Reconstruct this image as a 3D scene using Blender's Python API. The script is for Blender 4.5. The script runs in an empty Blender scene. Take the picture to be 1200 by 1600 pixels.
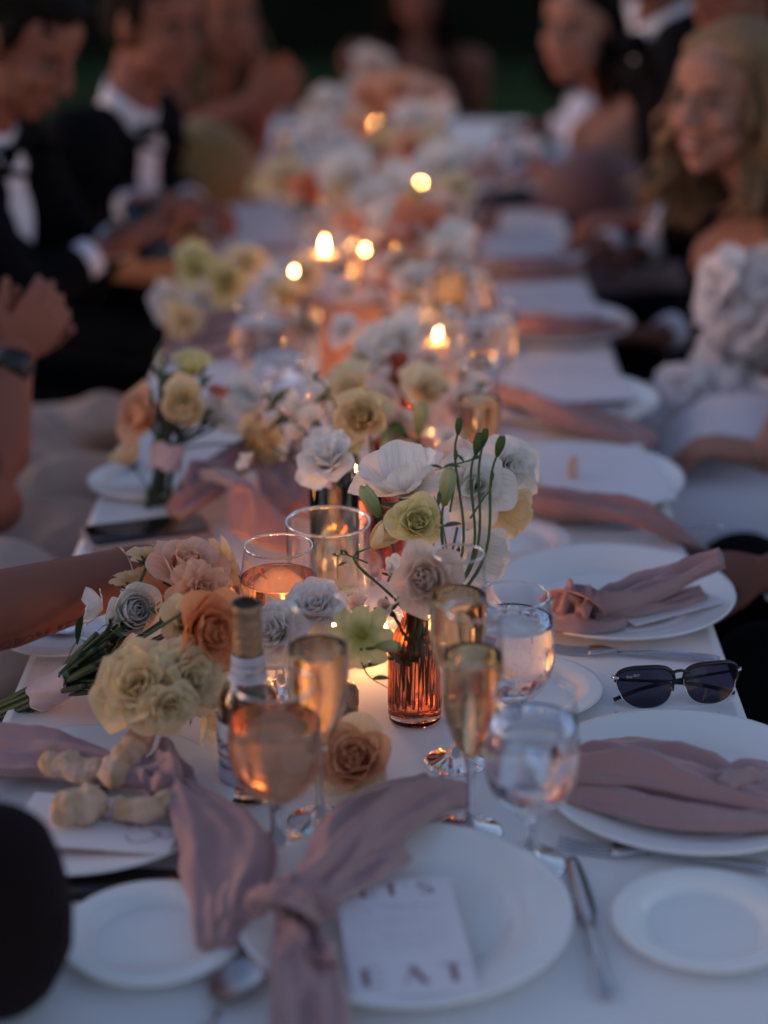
import bpy, math, random
import numpy as np
from mathutils import Vector, Matrix, noise
from mathutils.bvhtree import BVHTree

sc = bpy.context.scene
COL = sc.collection
R = math.radians
TZ = 0.75                      # table height
CH = 0.885                     # camera height above the table
PITCH = 20.76

# ------------------------------------------------------------------ camera
cam_d = bpy.data.cameras.new("camera")
cam = bpy.data.objects.new("camera", cam_d)
COL.objects.link(cam)
cam.location = (0, 0, TZ + CH)
cam.rotation_euler = (R(90 - PITCH), 0, R(0.59))
cam_d.sensor_fit = 'VERTICAL'
cam_d.sensor_height = 36.0
cam_d.lens = 67.5
cam_d.clip_start = 0.05
cam_d.clip_end = 400
cam_d.dof.use_dof = True
cam_d.dof.focus_distance = 1.95
cam_d.dof.aperture_fstop = 1.75
cam_d.dof.aperture_blades = 0
sc.camera = cam

# ------------------------------------------------------------------ dusk sky
w = bpy.data.worlds.new("World")
sc.world = w
w.use_nodes = True
wn = w.node_tree
bg = wn.nodes['Background']
sky = wn.nodes.new('ShaderNodeTexSky')
sky.sky_type = 'NISHITA'
sky.sun_disc = False
SUN_EL, SUN_AZ = R(8), R(278)
sky.sun_elevation = SUN_EL
sky.sun_rotation = SUN_AZ
sky.air_density = 1.0
sky.dust_density = 0.6
sky.ozone_density = 2.4
tint = wn.nodes.new('ShaderNodeVectorMath')
tint.operation = 'MULTIPLY'
tint.inputs[1].default_value = (1.32, 0.94, 0.85)      # the lavender of the afterglow
wn.links.new(sky.outputs[0], tint.inputs[0])
wn.links.new(tint.outputs[0], bg.inputs[0])
bg.inputs[1].default_value = 0.13

sun_d = bpy.data.lights.new("sun", 'SUN')
sun_d.energy = 0.06
sun_d.angle = R(25)
sun_d.color = (1.0, 0.86, 0.8)
sun = bpy.data.objects.new("sun", sun_d)
COL.objects.link(sun)
sun.location = (-4, -6, 8)
_sd = Vector((math.sin(SUN_AZ) * math.cos(SUN_EL), math.cos(SUN_AZ) * math.cos(SUN_EL), math.sin(SUN_EL)))
sun.rotation_euler = _sd.to_track_quat('Z', 'Y').to_euler()

sc.view_settings.view_transform = 'Standard'
sc.view_settings.look = 'None'
sc.view_settings.exposure = 1.15
sc.view_settings.gamma = 1.0
sc.view_settings.use_curve_mapping = False
cy = sc.cycles
cy.use_denoising = True
cy.max_bounces = 22
cy.diffuse_bounces = 4
cy.glossy_bounces = 6
cy.transmission_bounces = 20
cy.transparent_max_bounces = 40
cy.sample_clamp_indirect = 4.0
cy.blur_glossy = 0.3
cy.use_light_tree = True

_rot = Matrix.Rotation(R(0.59), 3, 'Z') @ Matrix.Rotation(R(90 - PITCH), 3, 'X')

# a point of the place found from where the photograph shows it
def ray(px, py):
    return _rot @ Vector(((px - 600) / 3000, (800 - py) / 3000, -1))
def tab(px, py, z=0.0):
    d = ray(px, py)
    t = -(CH - z) / d.z
    return Vector((d.x * t, d.y * t, TZ + z))
def atY(px, py, Y):
    d = ray(px, py)
    t = Y / d.y
    return Vector((d.x * t, Y, TZ + CH + d.z * t))

# ------------------------------------------------------------------ materials
MATS = {}
def newmat(name):
    m = bpy.data.materials.new(name)
    m.use_nodes = True
    MATS[name] = m
    nt = m.node_tree
    return m, nt, nt.nodes['Principled BSDF']
def N(nt, t, **kw):
    n = nt.nodes.new(t)
    for k, v in kw.items():
        setattr(n, k, v)
    return n
def rgba(c): return (c[0], c[1], c[2], 1.0)

def basic(name, col, rough=0.6, metal=0.0, var=0.12, nscale=30, bump=0.0, bscale=200, sheen=0.0, spec=0.5, sss=0.0):
    m, nt, p = newmat(name)
    p.inputs['Roughness'].default_value = rough
    p.inputs['Metallic'].default_value = metal
    p.inputs['Specular IOR Level'].default_value = spec
    if sheen: p.inputs['Sheen Weight'].default_value = sheen
    if sss:
        p.inputs['Subsurface Weight'].default_value = sss
        p.inputs['Subsurface Radius'].default_value = (0.012, 0.004, 0.002)
        p.inputs['Subsurface Scale'].default_value = 1.0
    tc = N(nt, 'ShaderNodeTexCoord')
    nz = N(nt, 'ShaderNodeTexNoise')
    nz.inputs['Scale'].default_value = nscale
    nz.inputs['Detail'].default_value = 5
    nt.links.new(tc.outputs['Object'], nz.inputs['Vector'])
    mx = N(nt, 'ShaderNodeMix', data_type='RGBA')
    mx.inputs['A'].default_value = rgba([c * (1 - var) for c in col])
    mx.inputs['B'].default_value = rgba([min(1, c * (1 + var)) for c in col])
    nt.links.new(nz.outputs['Fac'], mx.inputs['Factor'])
    nt.links.new(mx.outputs['Result'], p.inputs['Base Color'])
    if bump:
        nb = N(nt, 'ShaderNodeTexNoise')
        nb.inputs['Scale'].default_value = bscale
        nb.inputs['Detail'].default_value = 4
        nt.links.new(tc.outputs['Object'], nb.inputs['Vector'])
        b = N(nt, 'ShaderNodeBump')
        b.inputs['Strength'].default_value = bump
        b.inputs['Distance'].default_value = 0.003
        nt.links.new(nb.outputs['Fac'], b.inputs['Height'])
        nt.links.new(b.outputs['Normal'], p.inputs['Normal'])
    return m

def cloth_mat(name, col, rough=0.85, weave=1400, bump=0.15, sheen=0.2, wrinkle=0.35, wscale=9, var=0.06):
    m, nt, p = newmat(name)
    p.inputs['Roughness'].default_value = rough
    p.inputs['Sheen Weight'].default_value = sheen
    p.inputs['Specular IOR Level'].default_value = 0.25
    tc = N(nt, 'ShaderNodeTexCoord')
    nz = N(nt, 'ShaderNodeTexNoise')
    nz.inputs['Scale'].default_value = wscale
    nz.inputs['Detail'].default_value = 4
    nt.links.new(tc.outputs['Object'], nz.inputs['Vector'])
    mx = N(nt, 'ShaderNodeMix', data_type='RGBA')
    mx.inputs['A'].default_value = rgba([c * (1 - var) for c in col])
    mx.inputs['B'].default_value = rgba([min(1, c * (1 + var)) for c in col])
    nt.links.new(nz.outputs['Fac'], mx.inputs['Factor'])
    nt.links.new(mx.outputs['Result'], p.inputs['Base Color'])
    wv = N(nt, 'ShaderNodeTexNoise')
    wv.inputs['Scale'].default_value = weave
    nt.links.new(tc.outputs['Object'], wv.inputs['Vector'])
    b = N(nt, 'ShaderNodeBump')
    b.inputs['Strength'].default_value = bump
    b.inputs['Distance'].default_value = 0.001
    nt.links.new(wv.outputs['Fac'], b.inputs['Height'])
    b2 = N(nt, 'ShaderNodeBump')
    b2.inputs['Strength'].default_value = wrinkle
    b2.inputs['Distance'].default_value = 0.006
    nt.links.new(nz.outputs['Fac'], b2.inputs['Height'])
    nt.links.new(b.outputs['Normal'], b2.inputs['Normal'])
    nt.links.new(b2.outputs['Normal'], p.inputs['Normal'])
    return m

def petal_mat(name, tip, base, mid=0.5, rim=None):
    """petal colour runs from its base to its tip (UV v), faint veins along it; thin enough to let light through"""
    m, nt, p = newmat(name)
    nt.nodes.remove(p)
    out = nt.nodes['Material Output']
    uv = N(nt, 'ShaderNodeUVMap')
    sep = N(nt, 'ShaderNodeSeparateXYZ')
    nt.links.new(uv.outputs[0], sep.inputs[0])
    cr = N(nt, 'ShaderNodeValToRGB')
    e = cr.color_ramp.elements
    e[0].position = 0.0; e[0].color = rgba(base)
    e[1].position = mid; e[1].color = rgba(tip)
    if rim:
        x = e.new(0.93); x.color = rgba(tip)
        x = e.new(1.0); x.color = rgba(rim)
    nt.links.new(sep.outputs['Y'], cr.inputs[0])
    wv = N(nt, 'ShaderNodeTexNoise')
    wv.inputs['Scale'].default_value = 1.0
    mp = N(nt, 'ShaderNodeMapping')
    mp.inputs['Scale'].default_value = (26, 2.2, 1)
    nt.links.new(uv.outputs[0], mp.inputs[0])
    nt.links.new(mp.outputs[0], wv.inputs['Vector'])
    mul = N(nt, 'ShaderNodeMapRange')
    mul.inputs['From Min'].default_value = 0.3
    mul.inputs['From Max'].default_value = 0.7
    mul.inputs['To Min'].default_value = 0.86
    mul.inputs['To Max'].default_value = 1.06
    nt.links.new(wv.outputs['Fac'], mul.inputs['Value'])
    mm = N(nt, 'ShaderNodeVectorMath', operation='MULTIPLY')
    nt.links.new(cr.outputs[0], mm.inputs[0])
    nt.links.new(mul.outputs[0], mm.inputs[1])
    bp = N(nt, 'ShaderNodeBump')
    bp.inputs['Strength'].default_value = 0.35
    bp.inputs['Distance'].default_value = 0.0006
    nt.links.new(wv.outputs['Fac'], bp.inputs['Height'])
    d = N(nt, 'ShaderNodeBsdfDiffuse')
    t = N(nt, 'ShaderNodeBsdfTranslucent')
    mix = N(nt, 'ShaderNodeMixShader')
    mix.inputs[0].default_value = 0.30
    for s in (d, t):
        nt.links.new(mm.outputs[0], s.inputs['Color'])
        nt.links.new(bp.outputs[0], s.inputs['Normal'])
    nt.links.new(d.outputs[0], mix.inputs[1])
    nt.links.new(t.outputs[0], mix.inputs[2])
    nt.links.new(mix.outputs[0], out.inputs[0])
    return m

def glass_mat(name, col=(1, 1, 1), rough=0.0, ior=1.45):
    m, nt, p = newmat(name)
    nt.nodes.remove(p)
    g = N(nt, 'ShaderNodeBsdfGlass')
    g.inputs['Color'].default_value = rgba(col)
    g.inputs['Roughness'].default_value = rough
    g.inputs['IOR'].default_value = ior
    nt.links.new(g.outputs[0], nt.nodes['Material Output'].inputs[0])
    return m

def thin_glass(name, tint=(1, 1, 1), refl=1.0):
    """thin-walled glass: clear with a Fresnel sheen, lets candle light out"""
    m, nt, p = newmat(name)
    nt.nodes.remove(p)
    t = N(nt, 'ShaderNodeBsdfTransparent')
    t.inputs['Color'].default_value = rgba(tint)
    g = N(nt, 'ShaderNodeBsdfGlossy')
    g.inputs['Roughness'].default_value = 0.03
    lw = N(nt, 'ShaderNodeLayerWeight')
    pw = N(nt, 'ShaderNodeMath', operation='POWER')
    pw.inputs[1].default_value = 4.0
    nt.links.new(lw.outputs['Facing'], pw.inputs[0])
    fr = N(nt, 'ShaderNodeMath', operation='MULTIPLY_ADD')
    fr.inputs[1].default_value = 0.9
    fr.inputs[2].default_value = 0.07
    nt.links.new(pw.outputs[0], fr.inputs[0])
    ml = N(nt, 'ShaderNodeMath', operation='MULTIPLY')
    ml.inputs[1].default_value = refl
    nt.links.new(fr.outputs[0], ml.inputs[0])
    mix = N(nt, 'ShaderNodeMixShader')
    nt.links.new(ml.outputs[0], mix.inputs[0])
    nt.links.new(t.outputs[0], mix.inputs[1])
    nt.links.new(g.outputs[0], mix.inputs[2])
    nt.links.new(mix.outputs[0], nt.nodes['Material Output'].inputs[0])
    return m

def flame_mat():
    m, nt, p = newmat('flame')
    nt.nodes.remove(p)
    e = N(nt, 'ShaderNodeEmission')
    e.inputs['Color'].default_value = (1.0, 0.40, 0.10, 1)
    e.inputs['Strength'].default_value = FLAME
    nt.links.new(e.outputs[0], nt.nodes['Material Output'].inputs[0])
    return m

FLAME = 150.0
flame_mat()
tablecloth_m = cloth_mat('tablecloth', (0.80, 0.79, 0.81), wrinkle=0.4, wscale=4)
china = basic('china', (0.84, 0.85, 0.86), rough=0.12, var=0.02)
napkin_m = cloth_mat('napkin', (0.37, 0.225, 0.235), rough=0.7, sheen=0.35, wrinkle=0.3, wscale=22)
napkin_pk = cloth_mat('napkin_rose', (0.36, 0.19, 0.185), rough=0.7, sheen=0.3, wrinkle=0.3, wscale=22)
card_m = basic('card', (0.80, 0.77, 0.82), rough=0.7, var=0.02, bump=0.1, bscale=500)
ink = basic('ink', (0.30, 0.14, 0.18), rough=0.6)
steel = basic('steel', (0.55, 0.55, 0.58), rough=0.22, metal=1.0, var=0.05)
glass = glass_mat('glass', (0.98, 0.99, 1.0))
thin = thin_glass('thin_glass')
water = glass_mat('water', (0.97, 0.98, 1.0), ior=1.33)
rose_w = glass_mat('rose_water', (0.98, 0.74, 0.58), ior=1.33)
champ = glass_mat('champagne', (1.0, 0.88, 0.68), ior=1.34)
amber = thin_glass('amber_glass', (0.78, 0.44, 0.36))
amber_r = glass_mat('amber_ribbed', (0.95, 0.72, 0.62), ior=1.4)
wax = basic('wax', (0.85, 0.68, 0.5), rough=0.4, var=0.03, sss=0.3)
wick_m = basic('wick', (0.02, 0.018, 0.015), rough=0.9)
leaf_m = basic('leaf', (0.045, 0.085, 0.03), rough=0.55, var=0.3, nscale=60)
stem_m = basic('stem', (0.06, 0.105, 0.04), rough=0.5, var=0.3, nscale=90)
stem_dk = basic('stem_dark', (0.028, 0.05, 0.026), rough=0.5, var=0.3, nscale=90)
bud_m = petal_mat('bud', (0.60, 0.60, 0.32), (0.22, 0.30, 0.10), 0.9)
grn_bud = petal_mat('green_bud', (0.13, 0.19, 0.07), (0.07, 0.12, 0.04), 0.8)
P = {
 'white': petal_mat('petal_white', (0.95, 0.91, 0.87), (0.88, 0.82, 0.64), 0.45),
 'blush': petal_mat('petal_blush', (0.93, 0.76, 0.66), (0.90, 0.58, 0.40), 0.6),
 'cream': petal_mat('petal_cream', (0.95, 0.82, 0.56), (0.88, 0.66, 0.30), 0.6),
 'yellow': petal_mat('petal_yellow', (0.93, 0.84, 0.48), (0.72, 0.64, 0.16), 0.55),
 'butter': petal_mat('petal_butter', (0.95, 0.77, 0.48), (0.90, 0.66, 0.28), 0.6),
 'peach': petal_mat('petal_peach', (0.95, 0.58, 0.38), (0.90, 0.40, 0.16), 0.5),
 'veil': petal_mat('veil_ruffle', (0.84, 0.80, 0.82), (0.84, 0.80, 0.82), 0.5),
 'orange': petal_mat('petal_orange', (0.97, 0.47, 0.23), (0.92, 0.28, 0.09), 0.5),
 'coral': petal_mat('petal_coral', (0.86, 0.36, 0.22), (0.78, 0.22, 0.10), 0.5),
 'pink': petal_mat('petal_pink', (0.92, 0.60, 0.48), (0.90, 0.62, 0.40), 0.5),
 'lime': petal_mat('petal_lime', (0.80, 0.78, 0.42), (0.45, 0.50, 0.10), 0.6),
}
seed_m = basic('seed_disc', (0.40, 0.33, 0.05), rough=0.9, bump=0.6, bscale=900)
ribbon_m = cloth_mat('ribbon', (0.66, 0.47, 0.49), rough=0.5, sheen=0.4, wrinkle=0.3, wscale=40)
bread_crust_ = basic('bread', (0.60, 0.37, 0.22), rough=0.9, var=0.3, nscale=90, bump=1.0, bscale=220)
crumb_m = basic('bread_crumb', (0.64, 0.45, 0.31), rough=0.95, var=0.15, nscale=80, bump=1.0, bscale=260)
def bread_mat():
    m, nt, p = newmat('bread')
    p.inputs['Roughness'].default_value = .9
    tc = N(nt, 'ShaderNodeTexCoord')
    n1 = N(nt, 'ShaderNodeTexNoise'); n1.inputs['Scale'].default_value = 38; n1.inputs['Detail'].default_value = 6
    nt.links.new(tc.outputs['Object'], n1.inputs['Vector'])
    cr = N(nt, 'ShaderNodeValToRGB'); e = cr.color_ramp.elements
    e[0].position = .34; e[0].color = (.50, .29, .15, 1); e[1].position = .56; e[1].color = (.74, .52, .39, 1)
    x = e.new(.44); x.color = (.64, .44, .28, 1)
    nt.links.new(n1.outputs['Fac'], cr.inputs[0]); nt.links.new(cr.outputs[0], p.inputs['Base Color'])
    n2 = N(nt, 'ShaderNodeTexNoise'); n2.inputs['Scale'].default_value = 330; n2.inputs['Detail'].default_value = 4
    nt.links.new(tc.outputs['Object'], n2.inputs['Vector'])
    b = N(nt, 'ShaderNodeBump'); b.inputs['Strength'].default_value = 1; b.inputs['Distance'].default_value = .003
    nt.links.new(n2.outputs['Fac'], b.inputs['Height']); nt.links.new(b.outputs[0], p.inputs['Normal'])
    return m
bread_m = bread_mat()
black = basic('black_plastic', (0.012, 0.012, 0.014), rough=0.25)
skin = basic('skin', (0.25, 0.095, 0.066), spec=0.25, rough=0.65, var=0.08, nscale=12, sss=0.08)
skin_lt = basic('skin_fair', (0.36, 0.175, 0.13), spec=0.25, rough=0.65, var=0.06, nscale=12, sss=0.1)
skin_dk = basic('skin_tanned', (0.150, 0.058, 0.042), spec=0.25, rough=0.65, var=0.08, nscale=12, sss=0.08)
tux = basic('tuxedo_wool', (0.0035, 0.0038, 0.006), rough=0.95, spec=0.08)
shirt_m = cloth_mat('white_shirt', (0.66, 0.66, 0.76), wrinkle=0.3, wscale=14)
hair_dk = basic('dark_hair', (0.006, 0.0045, 0.004), rough=0.75, var=0.4, nscale=150, spec=0.1)
hair_bl = basic('blond_hair', (0.20, 0.125, 0.072), spec=0.2, rough=0.75, var=0.6, nscale=120)
hair_br = basic('brown_hair', (0.06, 0.032, 0.018), rough=0.5, var=0.4, nscale=120)
lips_m = basic('lips', (0.22, 0.035, 0.04), rough=0.4)
eye_m = basic('eye_white', (0.10, 0.08, 0.07), rough=0.5)
iris_m = basic('iris', (0.02, 0.012, 0.008), rough=0.1)
tooth_m = basic('teeth', (0.7, 0.66, 0.6), rough=0.3)

# ------------------------------------------------------------------ mesh helpers
class MB:
    def __init__(s):
        s.v, s.f, s.uv = [], [], []
    def add(s, vs, fs, uvs=None):
        o = len(s.v)
        s.v += [tuple(v) for v in vs]
        s.f += [tuple(i + o for i in f) for f in fs]
        s.uv += (uvs if uvs is not None else [(0.5, 0.5)] * len(vs))
        return s
    def grid(s, pts, nu, nv, closeu=False, closev=False, uvs=None):
        """pts is nv rows of nu points"""
        fs = []
        for j in range(nv - (0 if closev else 1)):
            for i in range(nu - (0 if closeu else 1)):
                a = j * nu + i; b = j * nu + (i + 1) % nu
                c = ((j + 1) % nv) * nu + (i + 1) % nu; d = ((j + 1) % nv) * nu + i
                fs.append((a, b, c, d))
        return s.add(pts, fs, uvs)
    def tube(s, pts, rad, n=8, cap=True):
        pts = [Vector(p) for p in pts]
        m = len(pts)
        if not hasattr(rad, '__len__'): rad = [rad] * m
        rows = []
        up = None
        for i in range(m):
            t = (pts[min(i + 1, m - 1)] - pts[max(i - 1, 0)])
            if t.length < 1e-9: t = Vector((0, 0, 1))
            t.normalize()
            if up is None:
                up = Vector((0, 0, 1)) if abs(t.z) < 0.9 else Vector((1, 0, 0))
            x = up.cross(t).normalized()
            up = t.cross(x).normalized()
            r = rad[i]
            for k in range(n):
                a = 2 * math.pi * k / n
                rows.append(pts[i] + (x * math.cos(a) + up * math.sin(a)) * r)
        base = len(s.v)
        s.grid(rows, n, m, closeu=True)
        if cap:
            s.f.append(tuple(base + k for k in reversed(range(n))))
            s.f.append(tuple(base + (m - 1) * n + k for k in range(n)))
        return s
    def ell(s, c, r, rot=None, nu=16, nv=10):
        c = Vector(c)
        if not hasattr(r, '__len__'): r = (r, r, r)
        vs = [Vector((0, 0, -r[2]))]
        for j in range(1, nv):
            p = math.pi * j / nv - math.pi / 2
            for i in range(nu):
                a = 2 * math.pi * i / nu
                vs.append(Vector((r[0] * math.cos(a) * math.cos(p), r[1] * math.sin(a) * math.cos(p), r[2] * math.sin(p))))
        vs.append(Vector((0, 0, r[2])))
        if rot is not None: vs = [rot @ v for v in vs]
        vs = [v + c for v in vs]
        fs = [(0, 1 + (i + 1) % nu, 1 + i) for i in range(nu)]
        for j in range(nv - 2):
            for i in range(nu):
                a = 1 + j * nu + i; b = 1 + j * nu + (i + 1) % nu
                fs.append((a, b, b + nu, a + nu))
        l = 1 + (nv - 2) * nu; top = len(vs) - 1
        fs += [(l + i, l + (i + 1) % nu, top) for i in range(nu)]
        return s.add(vs, fs)
    def lathe(s, prof, n=40, mod=None, closed=False):
        rows = []
        for (r, z) in prof:
            for k in range(n):
                a = 2 * math.pi * k / n
                q = r * (mod(a, z) if mod else 1)
                rows.append((q * math.cos(a), q * math.sin(a), z))
        return s.grid(rows, n, len(prof), closeu=True, closev=closed)
    def box(s, c, h, rot=None):
        c = Vector(c)
        vs = [Vector((x * h[0], y * h[1], z * h[2])) for z in (-1, 1) for y in (-1, 1) for x in (-1, 1)]
        if rot is not None: vs = [rot @ v for v in vs]
        return s.add([v + c for v in vs], [(0, 2, 3, 1), (4, 5, 7, 6), (0, 1, 5, 4), (2, 6, 7, 3), (0, 4, 6, 2), (1, 3, 7, 5)])
    def mesh(s, name, mat, smooth=True):
        me = bpy.data.meshes.new(name)
        me.from_pydata(s.v, [], s.f)
        uvl = me.uv_layers.new(name='UVMap')
        li = np.empty(len(me.loops), dtype=np.int32)
        me.loops.foreach_get('vertex_index', li)
        uvl.data.foreach_set('uv', np.array(s.uv, dtype=np.float32)[li].ravel())
        if smooth: me.polygons.foreach_set('use_smooth', [True] * len(me.polygons))
        me.materials.append(mat)
        me.update()
        return me
    def build(s, name, mat, parent=None, smooth=True, loc=None, mw=None):
        return link(name, s.mesh(name, mat, smooth), parent, loc, mw)

def link(name, me, parent=None, loc=None, mw=None):
    o = bpy.data.objects.new(name, me)
    COL.objects.link(o)
    if parent is not None: o.parent = parent
    if loc is not None: o.location = loc
    if mw is not None: o.matrix_local = mw
    return o
def thing(name, label, cat, loc=(0, 0, 0), rz=0.0, group=None):
    o = bpy.data.objects.new(name, None)
    COL.objects.link(o)
    o.empty_display_size = 0.03
    o.location = loc
    o.rotation_euler = (0, 0, rz)
    return tag(o, label, cat, group)
def tag(o, label, cat, group=None, kind=None):
    if label: o['label'] = label
    if cat: o['category'] = cat
    if group: o['group'] = group
    if kind: o['kind'] = kind
    return o
def dup(root, loc, rz=None, label=None, group=None, scale=None):
    r = root.copy(); COL.objects.link(r); r.location = loc
    if rz is not None: r.rotation_euler = (0, 0, rz)
    if scale: r.scale = (scale,) * 3
    if label: r['label'] = label
    if group: r['group'] = group
    for ch in list(root.children):
        c = ch.copy(); COL.objects.link(c); c.parent = r
        for g in list(ch.children):
            d = g.copy(); COL.objects.link(d); d.parent = c
    return r
def smoothstep(a, b, x):
    t = max(0, min(1, (x - a) / (b - a)))
    return t * t * (3 - 2 * t)
def catmull(P_, n=8):
    P_ = [np.array(p, dtype=float) for p in P_]
    Q = [2 * P_[0] - P_[1]] + P_ + [2 * P_[-1] - P_[-2]]
    out = []
    for i in range(1, len(Q) - 2):
        for k in range(n):
            t = k / n
            a, b, c, d = Q[i - 1], Q[i], Q[i + 1], Q[i + 2]
            out.append(0.5 * ((2 * b) + (-a + c) * t + (2 * a - 5 * b + 4 * c - d) * t * t + (-a + 3 * b - 3 * c + d) * t ** 3))
    out.append(P_[-1])
    return out

# ================================================================== THE SETTING
lawn_m = basic('lawn', (0.022, 0.045, 0.018), rough=0.95, var=0.4, nscale=3, bump=0.6, bscale=60, spec=0.1)
g = MB(); g.add([(-150, -60, 0), (150, -60, 0), (150, 200, 0), (-150, 200, 0)], [(0, 1, 2, 3)])
o = g.build('lawn', lawn_m, smooth=False); o['kind'] = 'structure'
# short grass where the ground shows beside and beyond the table
rnd = random.Random(3)
g = MB()
for i in range(16000):
    x, y = rnd.uniform(-4.5, 4.5), rnd.uniform(5.2, 11.4)
    a = rnd.uniform(0, math.pi); h = rnd.uniform(.03, .07); wd = .006
    dx, dy = math.cos(a) * wd, math.sin(a) * wd
    lx, ly = rnd.uniform(-.03, .03), rnd.uniform(-.03, .03)
    g.add([(x - dx, y - dy, 0), (x + dx, y + dy, 0), (x + lx, y + ly, h)], [(0, 1, 2)])
grass_m = basic('grass_blades', (0.04, 0.085, 0.03), rough=0.8, var=0.4, nscale=8, spec=0.15)
o = g.build('grass', grass_m, smooth=False); tag(o, 'short dark green grass beyond the end of the table', 'grass', kind='stuff')

# dark clipped hedge closing the lawn
hedge_m = basic('hedge_leaves', (0.005, 0.009, 0.005), rough=0.9, var=0.5, nscale=6, spec=0.1)
hd = thing('hedge', 'dark tall evergreen hedge closing off the lawn behind the guests', 'hedge', (0, 12.4, 0))
g = MB(); g.box((0, 0.6, 1.7), (16, 0.6, 1.7)); g.build('hedge_body', hedge_m, hd, smooth=False)
g = MB()
for i in range(24000):
    x, z = rnd.uniform(-16, 16), rnd.uniform(0, 3.5)
    if abs(x) > 6 and rnd.random() < .5: continue
    y = -rnd.random() ** 2 * .22 + .04 * math.sin(x * 3) + 0.02
    s = rnd.uniform(.02, .05)
    v1 = Vector((rnd.gauss(0, 1), rnd.gauss(0, 1), rnd.gauss(0, 1))).normalized()
    v2 = v1.orthogonal().normalized()
    c = Vector((x, y, z))
    g.add([c - v1 * s, c + v2 * s * .5, c + v1 * s, c - v2 * s * .5], [(0, 1, 2, 3)])
o = g.build('hedge_leaves', hedge_m, hd, smooth=False); o['kind'] = 'stuff'

# ------------------------------------------------------------------ the table under its cloth
XL, XR, Y0, Y1 = -0.407, 0.353, 0.93, 5.45
tb = thing('banquet_table', 'long banquet table hidden under the white cloth', 'table', ((XL + XR) / 2, (Y0 + Y1) / 2, 0))
wood_m = basic('table_wood', (0.10, 0.06, 0.035), rough=0.5, var=0.3)
hx, hy = (XR - XL) / 2 - .006, (Y1 - Y0) / 2 - .006
g = MB(); g.box((0, 0, TZ - .018), (hx, hy, .014)); g.build('tabletop', wood_m, tb, smooth=False)
for sx in (-1, 1):
    for sy in (-.95, 0, .95):
        g = MB(); g.tube([(sx * (hx - .08), sy * hy, 0), (sx * (hx - .08), sy * hy, TZ - .033)], [.022, .028], 10); g.build('leg', wood_m, tb)

def outline(inset, drop, n=460):
    """rounded rectangle ring, counted round the table"""
    x0, x1, y0, y1 = XL + inset, XR - inset, Y0 + inset, Y1 - inset
    cr = max(.03, .05 - inset * .5)
    def arc(cx, cyy, a0, k):
        return [(cx + cr * math.cos(a0 + R(90) * i / k), cyy + cr * math.sin(a0 + R(90) * i / k)) for i in range(k + 1)]
    c = []
    c += arc(x1 - cr, y0 + cr, R(-90), 6); m1 = 150
    c += [(x1, y0 + cr + (y1 - y0 - 2 * cr) * i / m1) for i in range(1, m1)]
    c += arc(x1 - cr, y1 - cr, 0, 6)
    c += [(x1 - cr - (x1 - x0 - 2 * cr) * i / 26, y1) for i in range(1, 26)]
    c += arc(x0 + cr, y1 - cr, R(90), 6)
    c += [(x0, y1 - cr - (y1 - y0 - 2 * cr) * i / m1) for i in range(1, m1)]
    c += arc(x0 + cr, y0 + cr, R(180), 6)
    c += [(x0 + cr + (x1 - x0 - 2 * cr) * i / 26, y0) for i in range(1, 26)]
    return c
g = MB()
rings = [(.05, 0.0, 0), (.016, 0.0, 0), (.0135, 0.0014, 0), (.010, 0.0012, 0), (.008, 0, 0), (.004, -.0015, 0), (.001, -.006, 0), (0, -.014, 0), (-.001, -.05, .15)] + \
        [(-.004, -.05 - .06 * k, .15 + .85 * k / 10) for k in range(1, 11)]
base = outline(0.05, 0)
nring = len(base)
rows = []
for (ins, dz, amp) in rings:
    c = outline(ins, dz)
    for i, (x, y) in enumerate(c):
        if amp:
            s_ = i / nring * 2 * math.pi
            q = amp * (.018 * math.sin(46 * s_ + 2 * math.sin(5 * s_)) + .012 * math.sin(91 * s_) + .02)
            cx = (XL + XR) / 2
            dx = (1 if x > cx else -1) if (Y0 + .05 < y < Y1 - .05) else 0
            dy = 0 if dx else (1 if y > 2 else -1)
            x += dx * q; y += dy * q
        rows.append((x, y, TZ + dz))
g.grid(rows, nring, len(rings), closeu=True)
# top sheet with faint unevenness
nx, ny = 20, 120
x0, x1, y0, y1 = XL + .05, XR - .05, Y0 + .05, Y1 - .05
nb = len(g.v)
cxm = (XL + XR) / 2
g.v += [(cxm, min(max(v[1], Y0 + .38), Y1 - .38), TZ) for v in g.v[:nring]]; g.uv += [(0, 0)] * nring
g.f += [(i, nb + i, nb + (i + 1) % nring, (i + 1) % nring) for i in range(nring)]
o = g.build('tablecloth', tablecloth_m)
tag(o, 'white tablecloth covering the whole long banquet table', 'tablecloth')
# ================================================================== TABLEWARE
def on_edge(r, z): return (r, z)

def plate_mesh(rad, well=.62, h=.019):
    g = MB()
    w_ = rad * well
    prof = [(0.0005, .0035), (w_ * .9, .0035), (w_ * .97, .0045), (w_ * 1.03, .0085), (w_ * 1.08, .0115), (rad * .84, .0150), (rad * .97, h - .0008), (rad, h), (rad * 1.003, h - .0012),
            (rad * .985, h - .004), (rad * .84, .0105), (w_ * 1.08, .0065), (w_ * .92, .0010), (w_ * .86, 0.0), (w_ * .82, .0012), (0.0005, .0012)]
    g.lathe(prof, 72)
    return g.mesh('plate', china)
PL_BIG, PL_SM = plate_mesh(.14), plate_mesh(.076, .66, .014)
def plate(px, py, big, label, z=0.0, X=None, Y=None):
    p = tab(px, py, z + .008) if X is None else Vector((X, Y, TZ + z + .008))
    o = link('dinner_plate' if big else 'bread_plate', PL_BIG if big else PL_SM, loc=(p.x, p.y, TZ + z))
    return tag(o, label, 'plate', 'white dinner plates' if big else 'small bread plates')

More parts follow.
